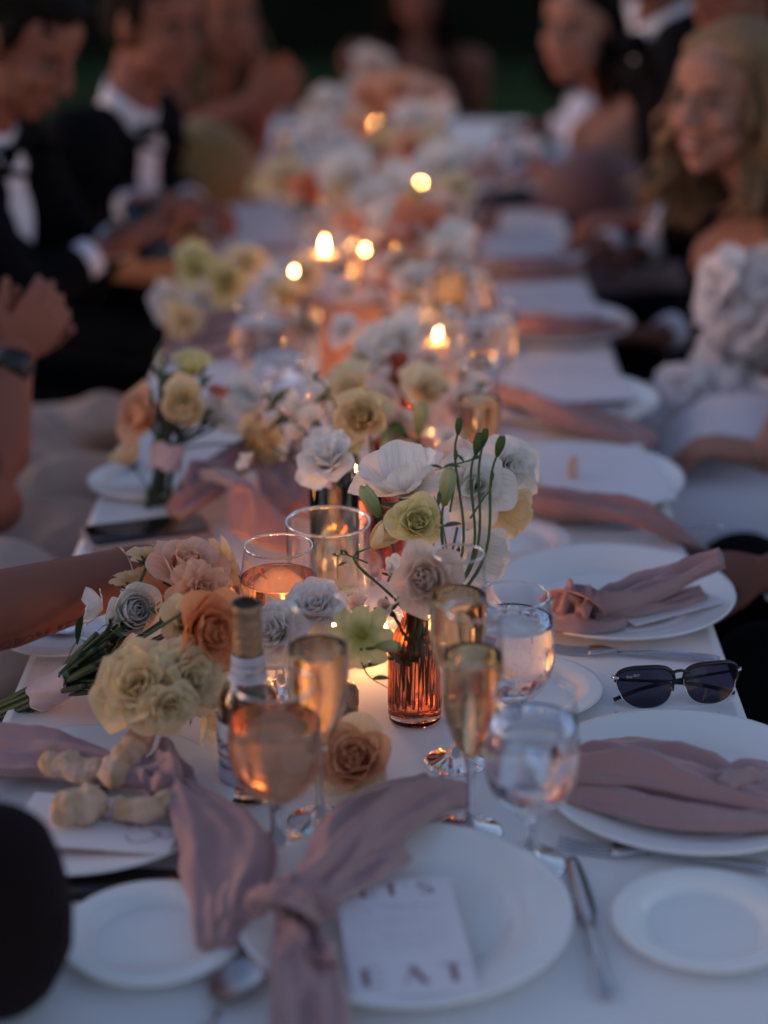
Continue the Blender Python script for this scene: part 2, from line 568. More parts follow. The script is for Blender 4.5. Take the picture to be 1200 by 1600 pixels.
# settings along the right side: (y of plate centre in the photograph)
near_p = plate(630, 1432, True, 'nearest dinner plate, front centre, with the knotted napkin and large printed card')
plate(240, 1462, False, 'small bread plate at the front left corner beside the dark sleeve')
plate(1100, 1442, False, 'small bread plate at the front right, right of the single knife')
plate(128, 1256, True, 'dinner plate at the left holding torn bread and a script menu card')
plate(1072, 1228, True, 'dinner plate at the right under the wide folded mauve napkin')
plate(957, 932, True, 'dinner plate behind the sunglasses with a knotted napkin')
plate(826, 1078, False, 'small bread plate left of the sunglasses')
plate(797, 848, False, 'small bread plate behind the tall glass, below the upright napkin tail')
plate(905, 752, True, 'dinner plate with a piece of bread standing on its white card')
plate(885, 628, True, 'dinner plate under the pink napkin in front of the bride')
plate(100, 985, False, 'small bread plate under the tattooed forearm')
plate(226, 752, False, 'small plate carrying the bouquet of stems at the left')
plate(372, 612, True, 'dinner plate at the left behind the bouquet of cream ranunculus')

plate(862, 508, True, 'dinner plate at the right beyond the bride napkin')
plate(805, 402, True, 'dinner plate at the right under the card beside the amber cocktail')
plate(400, 352, True, 'dinner plate at the left under the card by the tuxedoed guests')
plate(770, 232, True, 'dinner plate at the far right end of the table')
plate(455, 222, True, 'dinner plate at the far left end of the table')
plate(700, 665, False, 'small bread plate beside the tealight behind the lisianthus buds')
plate(735, 545, False, 'small bread plate right of the glass cluster')
# knives, forks, spoon -------------------------------------------------------
def cutlery_handle(g, L0, L1):
    """flattened handle along +x from L0 to L1 with a waisted neck and flared ribbed end"""
    n = 15; rows = []
    for i in range(n):
        t = i / (n - 1); x = L0 + (L1 - L0) * t
        hw = .0030 + .0024 * smoothstep(0, .35, t) + .0034 * smoothstep(.55, .95, t)
        if t > .97: hw *= .72
        th = .0014 + .0013 * smoothstep(.1, .8, t)
        z = .003 + .004 * math.sin(math.pi * t) * .6
        for k in range(12):
            a = 2 * math.pi * k / 12
            rows.append((x, hw * math.cos(a), z + th * math.sin(a) * (1 + .25 * math.cos(4 * a))))
    b = len(g.v)
    g.grid(rows, 12, n, closeu=True)
    g.f.append(tuple(b + k for k in reversed(range(12))))
    g.f.append(tuple(b + (n - 1) * 12 + k for k in range(12)))
def strip(g, xs, wfun, zfun, th=.0012, yoff=lambda x: 0):
    rows = []
    for x in xs:
        hw = wfun(x); z = zfun(x); y = yoff(x)
        rows += [(x, y - hw, z), (x, y, z + th * .7), (x, y + hw, z), (x, y + hw * .9, z - th), (x, y - hw * .9, z - th)]
    b = len(g.v)
    g.grid(rows, 5, len(xs), closeu=True)
    g.f.append(tuple(b + k for k in reversed(range(5)))); e = b + (len(xs) - 1) * 5
    g.f.append(tuple(e + k for k in range(5)))
def ls(a, b, n): return [a + (b - a) * i / (n - 1) for i in range(n)]
g = MB(); cutlery_handle(g, .0, .105); KH = g.mesh('handle', steel)
g = MB(); strip(g, ls(-.105, .003, 18), lambda x: .0030 + .0062 * math.sin(math.pi * min(1, (x + .106) / .15)) ** .6 * (1 if x < -.01 else .6), lambda x: .003, .0010)
KB = g.mesh('blade', steel)
g = MB(); cutlery_handle(g, .0, .11); FH = g.mesh('handle', steel)
g = MB(); strip(g, ls(-.03, .004, 12), lambda x: .0028 + .0095 * smoothstep(.0, -.022, x), lambda x: .0032 + .010 * math.sin((x + .03) / .034 * 1.2) * .4, .0014)
FN = g.mesh('fork_root', steel)
TINES = []
for k in range(4):
    yo = -.0096 + .0064 * k
    g = MB(); strip(g, ls(-.078, -.029, 10), lambda x: .0012 + .0006 * (x + .078) / .05, lambda x: .0012 + .006 * (abs(x + .05) / .03) ** 2 * .6, .0013, lambda x: yo)
    TINES.append(g.mesh('tine', steel))
g = MB()
rows = []
for j in range(9):
    t = j / 8
    for i in range(20):
        a = 2 * math.pi * i / 20
        rows.append((-.034 + .031 * t * math.cos(a), .021 * t * math.sin(a) * (1 - .12 * math.cos(a)), .0012 + .007 * t * t))
g.grid(rows, 20, 9, closeu=True)
SB = g.mesh('spoon_bowl', steel)
def cutlery(kind, p_head, p_tail, label):
    a, b = Vector(p_head), Vector(p_tail)
    ang = math.atan2(b.y - a.y, b.x - a.x)
    u = (b - a).normalized()
    L = {'knife': .105, 'fork': .078, 'spoon': .062}[kind]
    o_ = a + Vector((u.x, u.y, 0)) * L
    t = thing('table_' + kind, label, kind, (o_.x, o_.y, TZ + .001 + max(0, a.z - TZ)), ang, 'silver cutlery')
    if kind == 'knife':
        link('handle', KH, t); link('blade', KB, t)
    elif kind == 'fork':
        link('handle', FH, t); link('fork_root', FN, t)
        for m in TINES: link('tine', m, t)
    else:
        link('handle', FH, t); link('bowl', SB, t)
    return t
cutlery('knife', tab(893, 1345), tab(948, 1570), 'silver knife lying between the front centre plate and the right bread plate')
cutlery('fork', tab(872, 1322), tab(1190, 1362), 'silver fork lying behind the front right bread plate')
cutlery('knife', tab(960, 1120), tab(1172, 1152), 'ornate silver handle sticking out behind the plate with the folded napkin')
cutlery('fork', tab(852, 1016), tab(1100, 1034), 'silver fork with its tines beside the bread plate, handle behind the sunglasses')
cutlery('spoon', tab(392, 1518), tab(300, 1640), 'silver spoon between the two front plates at the bottom edge')
cutlery('fork', tab(296, 1165), tab(180, 1230), 'silver fork whose tines show under the cream carnation, behind the bread plate')
cutlery('knife', tab(870, 822), tab(1050, 826), 'silver knife behind the large knotted napkin plate')
cutlery('spoon', tab(60, 978), tab(150, 1010), 'silver spoon under the forearm')

# printed cards ---------------------------------------------------------------
def card_from(corners, z, label, name='menu_card', th=.0012):
    """corners: TL TR BR BL in the photograph, on height z; returns thing and its local frame"""
    c = [tab(x, y, z) for x, y in corners]
    o = sum(c, Vector()) / 4
    t = thing(name, label, 'card', o)
    ex = ((c[1] - c[0]) + (c[2] - c[3])) / 2; ey = ((c[0] - c[3]) + (c[1] - c[2])) / 2
    W, H = ex.length, ey.length
    ex.normalize(); ey = (ey - ex * ey.dot(ex)).normalized()
    t.rotation_euler = (0, 0, math.atan2(ex.y, ex.x))
    g = MB(); g.box((0, 0, 0), (W / 2, H / 2, th / 2)); g.build('sheet', card_m, t, smooth=False)
    return t, W, H, th / 2 + .0004
def bar(g, x0, y0, x1, y1, wd, z):
    d = Vector((x1 - x0, y1 - y0, 0)); n = Vector((-d.y, d.x, 0)).normalized() * wd / 2
    a, b = Vector((x0, y0, z)), Vector((x1, y1, z))
    g.add([a - n, b - n, b + n, a + n], [(0, 1, 2, 3)])
def letter(g, ch, x, y, w_, h, z):
    """thick stems and hair-thin strokes, as printed on the card"""
    T, t_ = w_ * .26, w_ * .05
    if ch == 'E':
        bar(g, x + T / 2, y, x + T / 2, y + h, T, z)
        for k in (0.02, .5, .98): bar(g, x, y + h * k, x + w_ * .8, y + h * k, t_, z)
    elif ch == 'A':
        bar(g, x + .05 * w_, y, x + .5 * w_, y + h, t_, z + .0001); bar(g, x + .42 * w_, y + h, x + .9 * w_, y, T, z); bar(g, x + .2 * w_, y + .35 * h, x + .7 * w_, y + .35 * h, t_, z + .0002)
    elif ch == 'T':
        bar(g, x + w_ * .5, y, x + w_ * .5, y + h, T, z); bar(g, x, y + h * .98, x + w_, y + h * .98, t_, z + .0001)
    elif ch == 'L':
        bar(g, x + T / 2, y, x + T / 2, y + h, T, z); bar(g, x, y + h * .02, x + w_ * .8, y + h * .02, t_, z + .0001)
    elif ch == "'":
        bar(g, x + w_ * .25, y + h * .7, x + w_ * .3, y + h, T * .5, z)
    elif ch == 'S':
        pts = [(.85, .8), (.6, .97), (.3, .95), (.15, .78), (.3, .58), (.6, .45), (.85, .28), (.7, .06), (.4, .01), (.12, .15)]
        ws = [.3, .3, .5, .8, 1, 1, .8, .5, .3, .3]
        for i in range(len(pts) - 1):
            bar(g, x + pts[i][0] * w_, y + pts[i][1] * h, x + pts[i + 1][0] * w_, y + pts[i + 1][1] * h, T * .62 * ws[i], z + .00002 * i)
def word(t, s, x, y, w_, h, z, gap=1.25):
    for ch in s:
        g = MB(); letter(g, ch, x, y, w_ if ch != "'" else w_ * .5, h, z)
        g.build('letter', ink, t, smooth=False)
        x += w_ * gap * (.55 if ch == "'" else 1)
def scribble(t, x0, x1, y, hh, z, seed, name='printed_line', amp=1.0, wd=.0005):
    r_ = random.Random(seed); g = MB()
    x = x0; last = (x0, y)
    while x < x1:
        x += r_.uniform(.0012, .0024) * amp
        yy = y + r_.uniform(-hh, hh)
        if r_.random() < .15: x += .002 * amp; last = (x, yy)
        bar(g, last[0], last[1], x, yy, wd, z); last = (x, yy)
    o = g.build(name, ink_lt, t, smooth=False); return o
ink_lt = basic('ink_light', (0.46, 0.33, 0.38), rough=0.7)
t, W, H, z = card_from([(520, 1385), (700, 1368), (752, 1552), (553, 1558)], .018, "white menu card with LET'S EAT in mauve letters on the nearest plate")
lw = W * .21
word(t, "LET'S", -W * .48, H * .35, lw * .8, H * .12, z, 1.12)
word(t, "EAT", -W * .40, -H * .42, lw, H * .15, z, 1.5)
for i, yy in enumerate((.27, .25, .21, .14, .12, .06, .0, -.02, -.08, -.11)):
    scribble(t, -W * (.34 if i % 3 else .18), W * (.34 if i % 3 else .18), H * yy, .0009, z, i)
t, W, H, z = card_from([(40, 1232), (292, 1262), (272, 1330), (20, 1322)], .020, 'white card with flowing mauve script under the torn bread')
for i, (xx0, xx1, yy) in enumerate(((-.42, -.2, .26), (-.18, .05, .2), (.0, .2, .1), (-.3, -.05, -.05), (.1, .25, .02))):
    scribble(t, W * xx0, W * xx1, H * yy, .008, z, 40 + i, 'script_line', 2.2, .0016)
g = MB()
sp = catmull([(.20, -.22, 0), (.26, -.34, 0), (.36, -.26, 0), (.40, -.12, 0), (.34, -.10, 0), (.42, -.20, 0), (.48, -.14, 0)], 6)
for a, b in zip(sp[:-1], sp[1:]): bar(g, a[0] * W, a[1] * H, b[0] * W, b[1] * H, .0013, z)
bar(g, .15 * W, .02 * H, .47 * W, .05 * H, .0018, z + .0002)
g.build('script_flourish', ink, t, smooth=False)
t, W, H, z = card_from([(960, 945), (1092, 905), (1118, 945), (968, 978)], .019, 'white card with a pale rectangle print poking from the knotted napkin')
g = MB()
for (a, b, c_, d) in ((.12, -.3, .42, -.3), (.42, -.3, .42, .1), (.42, .1, .12, .1), (.12, .1, .12, -.3)): bar(g, a * W, b * H, c_ * W, d * H, .0006, z)
g.build('printed_frame', ink_lt, t, smooth=False)
def plain_card(c, z, label):
    t, W, H, zz = card_from(c, z, label)
    for i, yy in enumerate((.25, .15, .05, -.1)):
        scribble(t, -W * .3, W * .3, H * yy, .0012, zz, 70 + i)
plain_card([(820, 700), (1010, 694), (1048, 780), (862, 786)], .018, 'white card on the plate with the standing piece of bread')
plain_card([(790, 560), (950, 556), (992, 622), (800, 632)], .018, 'white card on the plate right behind the pink napkin near the bride')
plain_card([(775, 444), (905, 440), (944, 492), (780, 498)], .018, 'white card between the two rose napkins on the right side')
plain_card([(745, 358), (850, 356), (885, 398), (750, 402)], .018, 'white card on the right beside the amber cocktail glass')
plain_card([(345, 318), (462, 316), (458, 382), (328, 386)], .018, 'white card on the left plate below the tuxedoed guest hands')
plain_card([(300, 572), (420, 570), (412, 618), (282, 622)], .018, 'white card on the left plate behind the ranunculus bouquet')

# ------------------------------------------------------------------ napkins
def sweep_cloth(ctrl, seed=0, n=64, folds=3, name='napkin', mat=None, parent=None, ripple=.22, seg=12):
    """ctrl: (world point, half width, half thickness, bank angle). A gathered band of cloth along the path."""
    r_ = random.Random(seed)
    rows = catmull([(c[0][0], c[0][1], c[0][2], c[1], c[2], c[3] if len(c) > 3 else 0) for c in ctrl], seg)
    ph = [r_.uniform(0, 6.28) for _ in range(6)]
    m = len(rows); pts = []; uvs = []
    prev = None
    for i, q in enumerate(rows):
        p = Vector(q[:3]); hw, ht, bank = max(.001, q[3]), max(.0006, q[4]), q[5]
        a_ = Vector(rows[max(0, i - 1)][:3]); b_ = Vector(rows[min(m - 1, i + 1)][:3])
        tg = (b_ - a_).normalized()
        side = tg.cross(Vector((0, 0, 1)))
        if side.length < .2 and prev is not None: side = prev
        side.normalize()
        if prev is not None and side.dot(prev) < 0: side = -side
        prev = side
        nr = side.cross(tg).normalized()
        if nr.z < 0: nr = -nr
        side, nr = side * math.cos(bank) + nr * math.sin(bank), nr * math.cos(bank) - side * math.sin(bank)
        s = i / (m - 1)
        for k in range(n):
            a = 2 * math.pi * k / n
            cx, sy = math.cos(a), math.sin(a)
            f = 0
            for j in range(folds):
                f += (1 - 2.2 * abs(math.sin(cx * (1.9 + 1.5 * j) + ph[j] + s * (1.9 + 1.1 * j) * (1 if j % 2 else -1)))) / (1 + .6 * j)
            rip = (ripple + .10) * f * (ht * 1.15 + hw * .07)
            lens = (1 - cx ** 4) * .92
            top = (ht * .85 * lens + .0009) * (1 if sy >= 0 else -1) * min(1, abs(sy) * 3) + rip * (lens + .15) * (1.0 if sy > 0 else .45)
            xx = cx * hw * (1.04 + .07 * math.sin(7 * s + ph[4]) + .03 * math.sin(19 * s + ph[5]))
            q_ = p + side * xx + nr * top
            w1 = noise.noise(q_ * 38) * .0022 + noise.noise(q_ * 95) * .0008
            pts.append(q_ + nr * w1 * (1 if sy > 0 else .6))
            uvs.append((k / n, s))
    g = MB(); g.grid(pts, n, m, closeu=True, uvs=uvs)
    g.f.append(tuple(reversed(range(n)))); g.f.append(tuple((m - 1) * n + k for k in range(n)))
    o = g.build(name, mat or napkin_m, parent)
    return o
def cloth_curl(pts, hw, th=.0009, mat=None, parent=None, name='napkin_fold', curl=.0, seed=1):
    """an open single-ply sheet rolled along its width"""
    rows = catmull(pts, 8); m = len(rows); nU = 16; g = MB(); P1 = []
    for i, q in enumerate(rows):
        p = Vector(q[:3]); a_ = Vector(rows[max(0, i - 1)][:3]); b_ = Vector(rows[min(m - 1, i + 1)][:3])
        tg = (b_ - a_).normalized(); side = tg.cross(Vector((0, 0, 1))).normalized(); nr = side.cross(tg)
        hwi = q[3] if len(q) > 3 else hw
        for k in range(nU):
            u = -1 + 2 * k / (nU - 1)
            ang = u * curl
            P1.append(p + side * (hwi * (math.sin(ang) / max(curl, .01))) + nr * (hwi * (1 - math.cos(ang)) / max(curl, .01)))
    g.grid(P1, nU, m)
    o = g.build(name, mat or napkin_m, parent)
    md = o.modifiers.new('thick', 'SOLIDIFY'); md.thickness = th
    return o
def knot(c, r_, parent, mat, dirv, seed=0):
    """two loops of cloth pulled over each other"""
    dirv = Vector(dirv).normalized(); side = Vector((-dirv.y, dirv.x, 0)).normalized(); up = Vector((0, 0, 1)); c = Vector(c)
    A = [(c - side * r_ * .95 - dirv * r_ * .3 + up * r_ * .1), (c - side * r_ * .7 + up * r_ * .75), (c + up * r_ * 1.0 + dirv * r_ * .2), (c + side * r_ * .8 + up * r_ * .6 + dirv * r_ * .25), (c + side * r_ * .95 + up * -.1 * r_ + dirv * r_ * .3)]
    sweep_cloth([(p, r_ * .62, r_ * .28, .0) for p in A], seed, 28, 3, 'knot_loop', mat, parent, .5)
    B = [(c - dirv * r_ * 1.0 - side * .3 * r_), (c - dirv * r_ * .5 + up * r_ * .7), (c + up * r_ * .62 - side * .1 * r_), (c + dirv * r_ * .9 + side * r_ * .3 - up * .1 * r_)]
    sweep_cloth([(p, r_ * .5, r_ * .3, .3) for p in B], seed + 3, 24, 3, 'knot_core', mat, parent, .4)
def T(px, py, z): return tab(px, py, z)
def nap(label, loc):
    return thing('napkin', label, 'napkin', (0, 0, 0), 0, 'knotted mauve napkins')
# nearest plate
t = nap('knotted mauve napkin draped over the nearest plate, one tail hanging over the front rim', None)
sweep_cloth([(T(700, 1232, .020), .030, .014, .1), (T(655, 1240, .034), .032, .017, .1), (T(600, 1268, .044), .034, .018, .2), (T(550, 1315, .042), .030, .016, .3), (T(510, 1368, .036), .022, .015, .4), (T(468, 1410, .036), .018, .013)], 1, parent=t, name='upper_tail', ripple=.14)
sweep_cloth([(T(622, 1330, .024), .018, .009), (T(575, 1350, .028), .022, .010), (T(530, 1378, .030), .018, .010), (T(480, 1412, .034), .013, .010)], 5, parent=t, name='side_fold', ripple=.14)
knot(T(452, 1425, .032), .026, t, napkin_m, (-.2, -1, 0), 2)
cloth_curl([tuple(T(410, 1432, .034)) + (.012,), tuple(T(432, 1405, .056)) + (.014,), tuple(T(472, 1418, .058)) + (.013,), tuple(T(496, 1448, .040)) + (.010,)], .014, curl=1.0, parent=t, name='knot_wrap')
sweep_cloth([(T(472, 1455, .036), .014, .011), (T(484, 1478, .040), .019, .012), (T(480, 1500, .036), .022, .011)], 12, parent=t, name='knot_tuck', ripple=.35)
sweep_cloth([(T(462, 1445, .032), .016, .014), (T(474, 1500, .030), .024, .014), (T(482, 1560, .026), .029, .013), (T(486, 1640, .020), .031, .011), (T(492, 1720, .012), .032, .008)], 9, parent=t, name='lower_tail', ripple=.16)
# left plate with bread: tail hanging toward the viewer
t = nap('mauve napkin sprawled over the bread plate setting, broad tail hanging forward between the plates', None)
sweep_cloth([(T(-40, 1166, .030), .034, .014), (T(40, 1172, .034), .034, .016), (T(110, 1180, .034), .030, .016), (T(165, 1196, .032), .022, .014), (T(215, 1205, .034), .020, .014), (T(262, 1196, .038), .028, .016)], 21, parent=t, name='left_tail', ripple=.20)
sweep_cloth([(T(232, 1182, .040), .020, .014), (T(258, 1205, .042), .026, .016), (T(268, 1232, .038), .020, .014)], 24, parent=t, name='knot_core', ripple=.34)
sweep_cloth([(T(275, 1226, .036), .016, .012), (T(308, 1262, .038), .026, .009, -.1), (T(342, 1305, .034), .035, .008, -.15), (T(350, 1355, .026), .034, .008, -.1), (T(343, 1415, .020), .024, .008, -.1), (T(338, 1476, .018), .017, .006)], 23, parent=t, name='front_tail', ripple=.14)
sweep_cloth([(T(395, 1300, .026), .012, .006), (T(398, 1345, .024), .018, .007), (T(375, 1390, .024), .018, .007), (T(358, 1440, .022), .012, .006)], 27, parent=t, name='tail_fold', ripple=.14)
# right folded napkin
t = nap('wide folded mauve napkin lying straight across the right dinner plate', None)
sweep_cloth([(T(880, 1198, .024), .020, .010), (T(930, 1190, .032), .040, .017), (T(1000, 1190, .036), .044, .019), (T(1080, 1208, .036), .042, .018), (T(1150, 1232, .030), .028, .014), (T(1215, 1245, .026), .030, .010)], 31, parent=t, name='upper_fold', ripple=.12)
sweep_cloth([(T(868, 1230, .018), .018, .008), (T(930, 1238, .022), .026, .010), (T(1010, 1255, .024), .028, .011), (T(1090, 1272, .024), .026, .010), (T(1160, 1276, .024), .022, .009), (T(1225, 1275, .022), .024, .009)], 33, parent=t, name='lower_fold', ripple=.12)
sweep_cloth([(T(1125, 1228, .040), .010, .007), (T(1160, 1206, .036), .018, .008), (T(1210, 1212, .028), .024, .008)], 34, parent=t, name='corner_fold', ripple=.14)
# knotted napkin behind the sunglasses
t = nap('knotted mauve napkin behind the sunglasses, its upper tail pointing up to the right', None)
sweep_cloth([(T(920, 948, .034), .018, .014), (T(965, 935, .038), .024, .016), (T(1015, 915, .044), .024, .015), (T(1070, 892, .056), .021, .012), (T(1128, 872, .074), .019, .010)], 41, parent=t, name='upper_tail', ripple=.15)
sweep_cloth([(T(925, 955, .026), .014, .010), (T(985, 950, .026), .018, .008), (T(1040, 940, .026), .016, .007), (T(1096, 926, .026), .012, .006)], 44, parent=t, name='middle_tail', ripple=.15)
sweep_cloth([(T(845, 975, .016), .014, .008), (T(890, 972, .022), .022, .010), (T(935, 974, .022), .020, .008), (T(975, 972, .020), .008, .006)], 43, parent=t, name='lower_tail', ripple=.15)
knot(T(900, 952, .030), .024, t, napkin_pk, (1, .2, 0), 44)
cloth_curl([tuple(T(855, 940, .020)) + (.012,), tuple(T(885, 925, .046)) + (.014,), tuple(T(925, 935, .052)) + (.013,), tuple(T(940, 960, .034)) + (.010,)], .014, curl=1.0, parent=t, name='knot_wrap', mat=napkin_pk)
# plate with the bread standing
t = nap('rose napkin across the plate with the bread, its rolled end dropping off the table edge', None)
sweep_cloth([(T(812, 775, .026), .018, .013), (T(865, 782, .034), .026, .015), (T(930, 790, .036), .026, .013), (T(990, 800, .034), .024, .012), (T(1040, 820, .022), .022, .010), (T(1075, 845, .000), .020, .008), (T(1095, 865, -.03), .018, .006)], 51, parent=t, name='long_tail', mat=napkin_pk, ripple=.18)
# bride side napkin
t = nap('rose napkin fanned over the plate edge nearest the bride skirt', None)
sweep_cloth([(T(780, 612, .024), .020, .014), (T(830, 625, .034), .020, .014), (T(868, 640, .036), .040, .016), (T(920, 655, .034), .044, .014), (T(970, 672, .024), .036, .010), (T(1020, 692, .012), .024, .006)], 61, parent=t, name='fanned_tail', mat=napkin_pk, ripple=.2)
t = nap('long rose napkin on the right below the second white card from the candles', None)
sweep_cloth([(T(770, 500, .022), .018, .012), (T(830, 505, .030), .028, .013), (T(900, 508, .030), .028, .012), (T(970, 510, .018), .020, .008)], 71, parent=t, name='long_tail', mat=napkin_pk)
t = nap('dusty napkin on the right beside the hand with the white cuff', None)
sweep_cloth([(T(745, 412, .022), .018, .012), (T(800, 414, .030), .028, .013), (T(860, 414, .026), .026, .012), (T(912, 416, .018), .018, .008)], 72, parent=t, name='long_tail')
t = nap('dusty napkin on the far right setting below the mauve dress', None)
sweep_cloth([(T(720, 262, .022), .03, .012), (T(770, 262, .030), .04, .013), (T(815, 268, .020), .03, .010)], 73, parent=t, name='long_tail')
t = nap('mauve napkin in a soft bow behind the phone, in front of the orange glass', None)
sweep_cloth([(T(270, 800, .02), .020, .010), (T(305, 770, .036), .030, .016), (T(340, 735, .046), .030, .018), (T(378, 715, .042), .030, .016), (T(430, 705, .036), .034, .015)], 81, parent=t, name='left_tail', ripple=.26)
sweep_cloth([(T(345, 745, .060), .030, .010, .4), (T(378, 760, .072), .045, .008, .6), (T(405, 790, .058), .055, .007, .7), (T(415, 850, .028), .048, .006, .6)], 83, parent=t, name='draped_corner', ripple=.2)
sweep_cloth([(T(420, 690, .05), .03, .014), (T(455, 740, .05), .045, .014), (T(475, 800, .03), .05, .01)], 84, parent=t, name='back_fold', mat=napkin_pk, ripple=.26)
sweep_cloth([(T(300, 758, .044), .016, .012), (T(322, 735, .054), .022, .014), (T(350, 745, .05), .02, .012)], 85, parent=t, name='knot_core', ripple=.4)
t = nap('mauve napkin arched over the left plate next to the yellow roses', None)
sweep_cloth([(T(262, 548, .016), .02, .008), (T(305, 520, .036), .038, .014), (T(360, 503, .05), .05, .018), (T(410, 505, .045), .05, .016), (T(450, 525, .03), .04, .012)], 91, parent=t, name='arched_fold', ripple=.2)
sweep_cloth([(T(255, 553, .012), .014, .006), (T(330, 545, .02), .024, .01), (T(400, 550, .02), .026, .01), (T(450, 550, .02), .02, .008)], 92, parent=t, name='lower_fold', ripple=.2)
# ================================================================== GLASSES
def interp_prof(ctrl, k=6):
    return [tuple(q) for q in catmull([(a, b) for a, b in ctrl], k)]
GOB_O = interp_prof([(.0345, .163), (.0385, .140), (.0415, .112), (.0400, .088), (.030, .066), (.014, .054), (.0075, .046), (.0062, .034), (.0065, .022), (.010, .012), (.022, .006), (.033, .0025)], 4)
FLU_O = interp_prof([(.0235, .218), (.0262, .185), (.0275, .155), (.0255, .125), (.018, .098), (.0085, .078), (.0045, .068), (.0036, .050), (.0036, .026), (.007, .012), (.018, .006), (.030, .0022)], 4)
def stemware(outer, zcut, wall, level, liq, gm=None):
    """thin blown bowl, a drawn rim, a solid stem and foot, and the drink in the bowl"""
    bowl = [p for p in outer if p[1] > zcut]                       # from the rim down
    low = [p for p in outer if p[1] <= zcut]
    rc = bowl[-1][0]
    g = MB(); g.lathe([(rc * .2, bowl[-1][1] - .001), (rc, bowl[-1][1])] + list(reversed(bowl[:-1])), 60); mb_ = g.mesh('bowl', thin_b)
    r0, z0 = outer[0]
    g = MB(); g.lathe([(r0 - .0011, z0), (r0 - .0005, z0 + .0010), (r0 + .0005, z0 + .0008), (r0 + .0008, z0 - .0006), (r0, z0 - .0018), (r0 - .0009, z0 - .0010)], 60, closed=True); mr = g.mesh('rim', glass)
    g = MB(); g.lathe([(.0004, bowl[-1][1] - .0006), (rc * .6, bowl[-1][1] - .0002), (rc * .98, bowl[-1][1] - .0016)] + low + [(low[-1][0] + .0006, .0012), (low[-1][0], .0002), (.0004, .0008)], 56); ms = g.mesh('stem', glass)
    inner = [(max(.0004, r - .0007), z) for r, z in reversed(bowl)]
    lq = [(.0004, bowl[-1][1] + .0002)] + [(r, z + .0004) for r, z in inner if z < level - .001]
    rl = float(np.interp(level, [z for r, z in inner], [r for r, z in inner]))
    lq += [(rl, level), (rl - .0010, level - .0005), (rl - .004, level - .0009), (.0004, level - .0009)]
    g = MB(); g.lathe(lq, 56); ml = g.mesh('liquid', liq)
    return mb_, ml, mr, ms
thin_b = thin_glass('blown_glass', (.985, .985, .99))
GW = stemware(GOB_O, .052, .0014, .138, water)
GR = stemware(GOB_O, .052, .0014, .128, rose_w)
FC = stemware(FLU_O, .076, .0011, .176, champ)
FN_ = stemware(FLU_O, .076, .0011, .160, champ)
GE = stemware(GOB_O, .052, .0014, .10, water)
def stem_glass(kind, px, py, label, name, cat='glass', grp='stemmed glasses on the table', rz=0, p=None):
    p = p or tab(px, py)
    t = thing(name, label, cat, (p.x, p.y, TZ + .0006), rz, grp)
    link('bowl', kind[0], t); link('liquid', kind[1], t); link('rim', kind[2], t); link('stem', kind[3], t)
    return t
gg = stem_glass(GR, 434, 1330, 'water goblet of pinkish drink in front of the beer bottle, candle glint at its bottom', 'goblet')
stem_glass(FC, 500, 1286, 'champagne flute between the beer bottle and the loose peach rose', 'champagne_flute')
stem_glass(FC, 733, 1300, 'champagne flute nearest the camera, just right of the ribbed vase', 'champagne_flute')
stem_glass(FC, 712, 1192, 'champagne flute standing right behind the nearest flute, its rim before the blush rose', 'champagne_flute')
stem_glass(GW, 826, 1350, 'ice water goblet at the front right beside the knife', 'goblet')
g2 = stem_glass(GW, 796, 1169, 'dewy water goblet next to the small plate left of the sunglasses', 'goblet')
stem_glass(GW, 770, 908, 'water goblet behind the lisianthus buds, left of the upper bread plate', 'goblet')
stem_glass(GR, 440, 1080, 'goblet of pale pink drink beside the tall hurricane glass', 'goblet')
# condensation on the dewy goblet
rnd = random.Random(5)
g = MB()
oz = [z for r, z in reversed(GOB_O)]; orr = [r for r, z in reversed(GOB_O)]
for i in range(420):
    z = rnd.uniform(.062, .132); a = rnd.uniform(0, 2 * math.pi)
    r = float(np.interp(z, oz, orr)); s = rnd.uniform(.0003, .0008)
    g.ell((r * math.cos(a), r * math.sin(a), z), (s, s, s * 1.2), None, 5, 4)
o = g.build('dew_drops', water, g2); o['kind'] = 'stuff'
# ice in the nearest water goblets
# far stemware (blurred)
far_gl = [
 (GE, 438, 660, 'empty-looking goblet at the left in front of the orange menu stand', 'goblet'),
 (GW, 405, 640, 'water goblet furthest left beside the ranunculus bouquet', 'goblet'),
 (GW, 735, 560, 'water goblet on the right behind the cluster of candle lights', 'goblet'),
 (FC, 700, 600, 'champagne flute among the candle lights right of the menu stand', 'champagne_flute'),
 (GW, 765, 640, 'water goblet near the fanned rose napkin', 'goblet'),
 (GW, 715, 470, 'water goblet left of the second white card', 'goblet'),
 (FC, 680, 500, 'champagne flute between the coral dahlia and the white card', 'champagne_flute'),
 (FC, 640, 560, 'champagne flute directly right of the orange menu stand', 'champagne_flute'),
 (GW, 480, 380, 'water goblet left of the brightest candle', 'goblet'),
 (FC, 455, 330, 'champagne flute beside the card at the far left setting', 'champagne_flute'),
 (GW, 800, 300, 'water goblet at the far right setting by the white shirt', 'goblet'),
 (FC, 745, 830, 'champagne flute hidden behind the white blooms', 'champagne_flute'),
]
for k, px, py, lab, nm in far_gl: stem_glass(k, px, py, lab, nm)

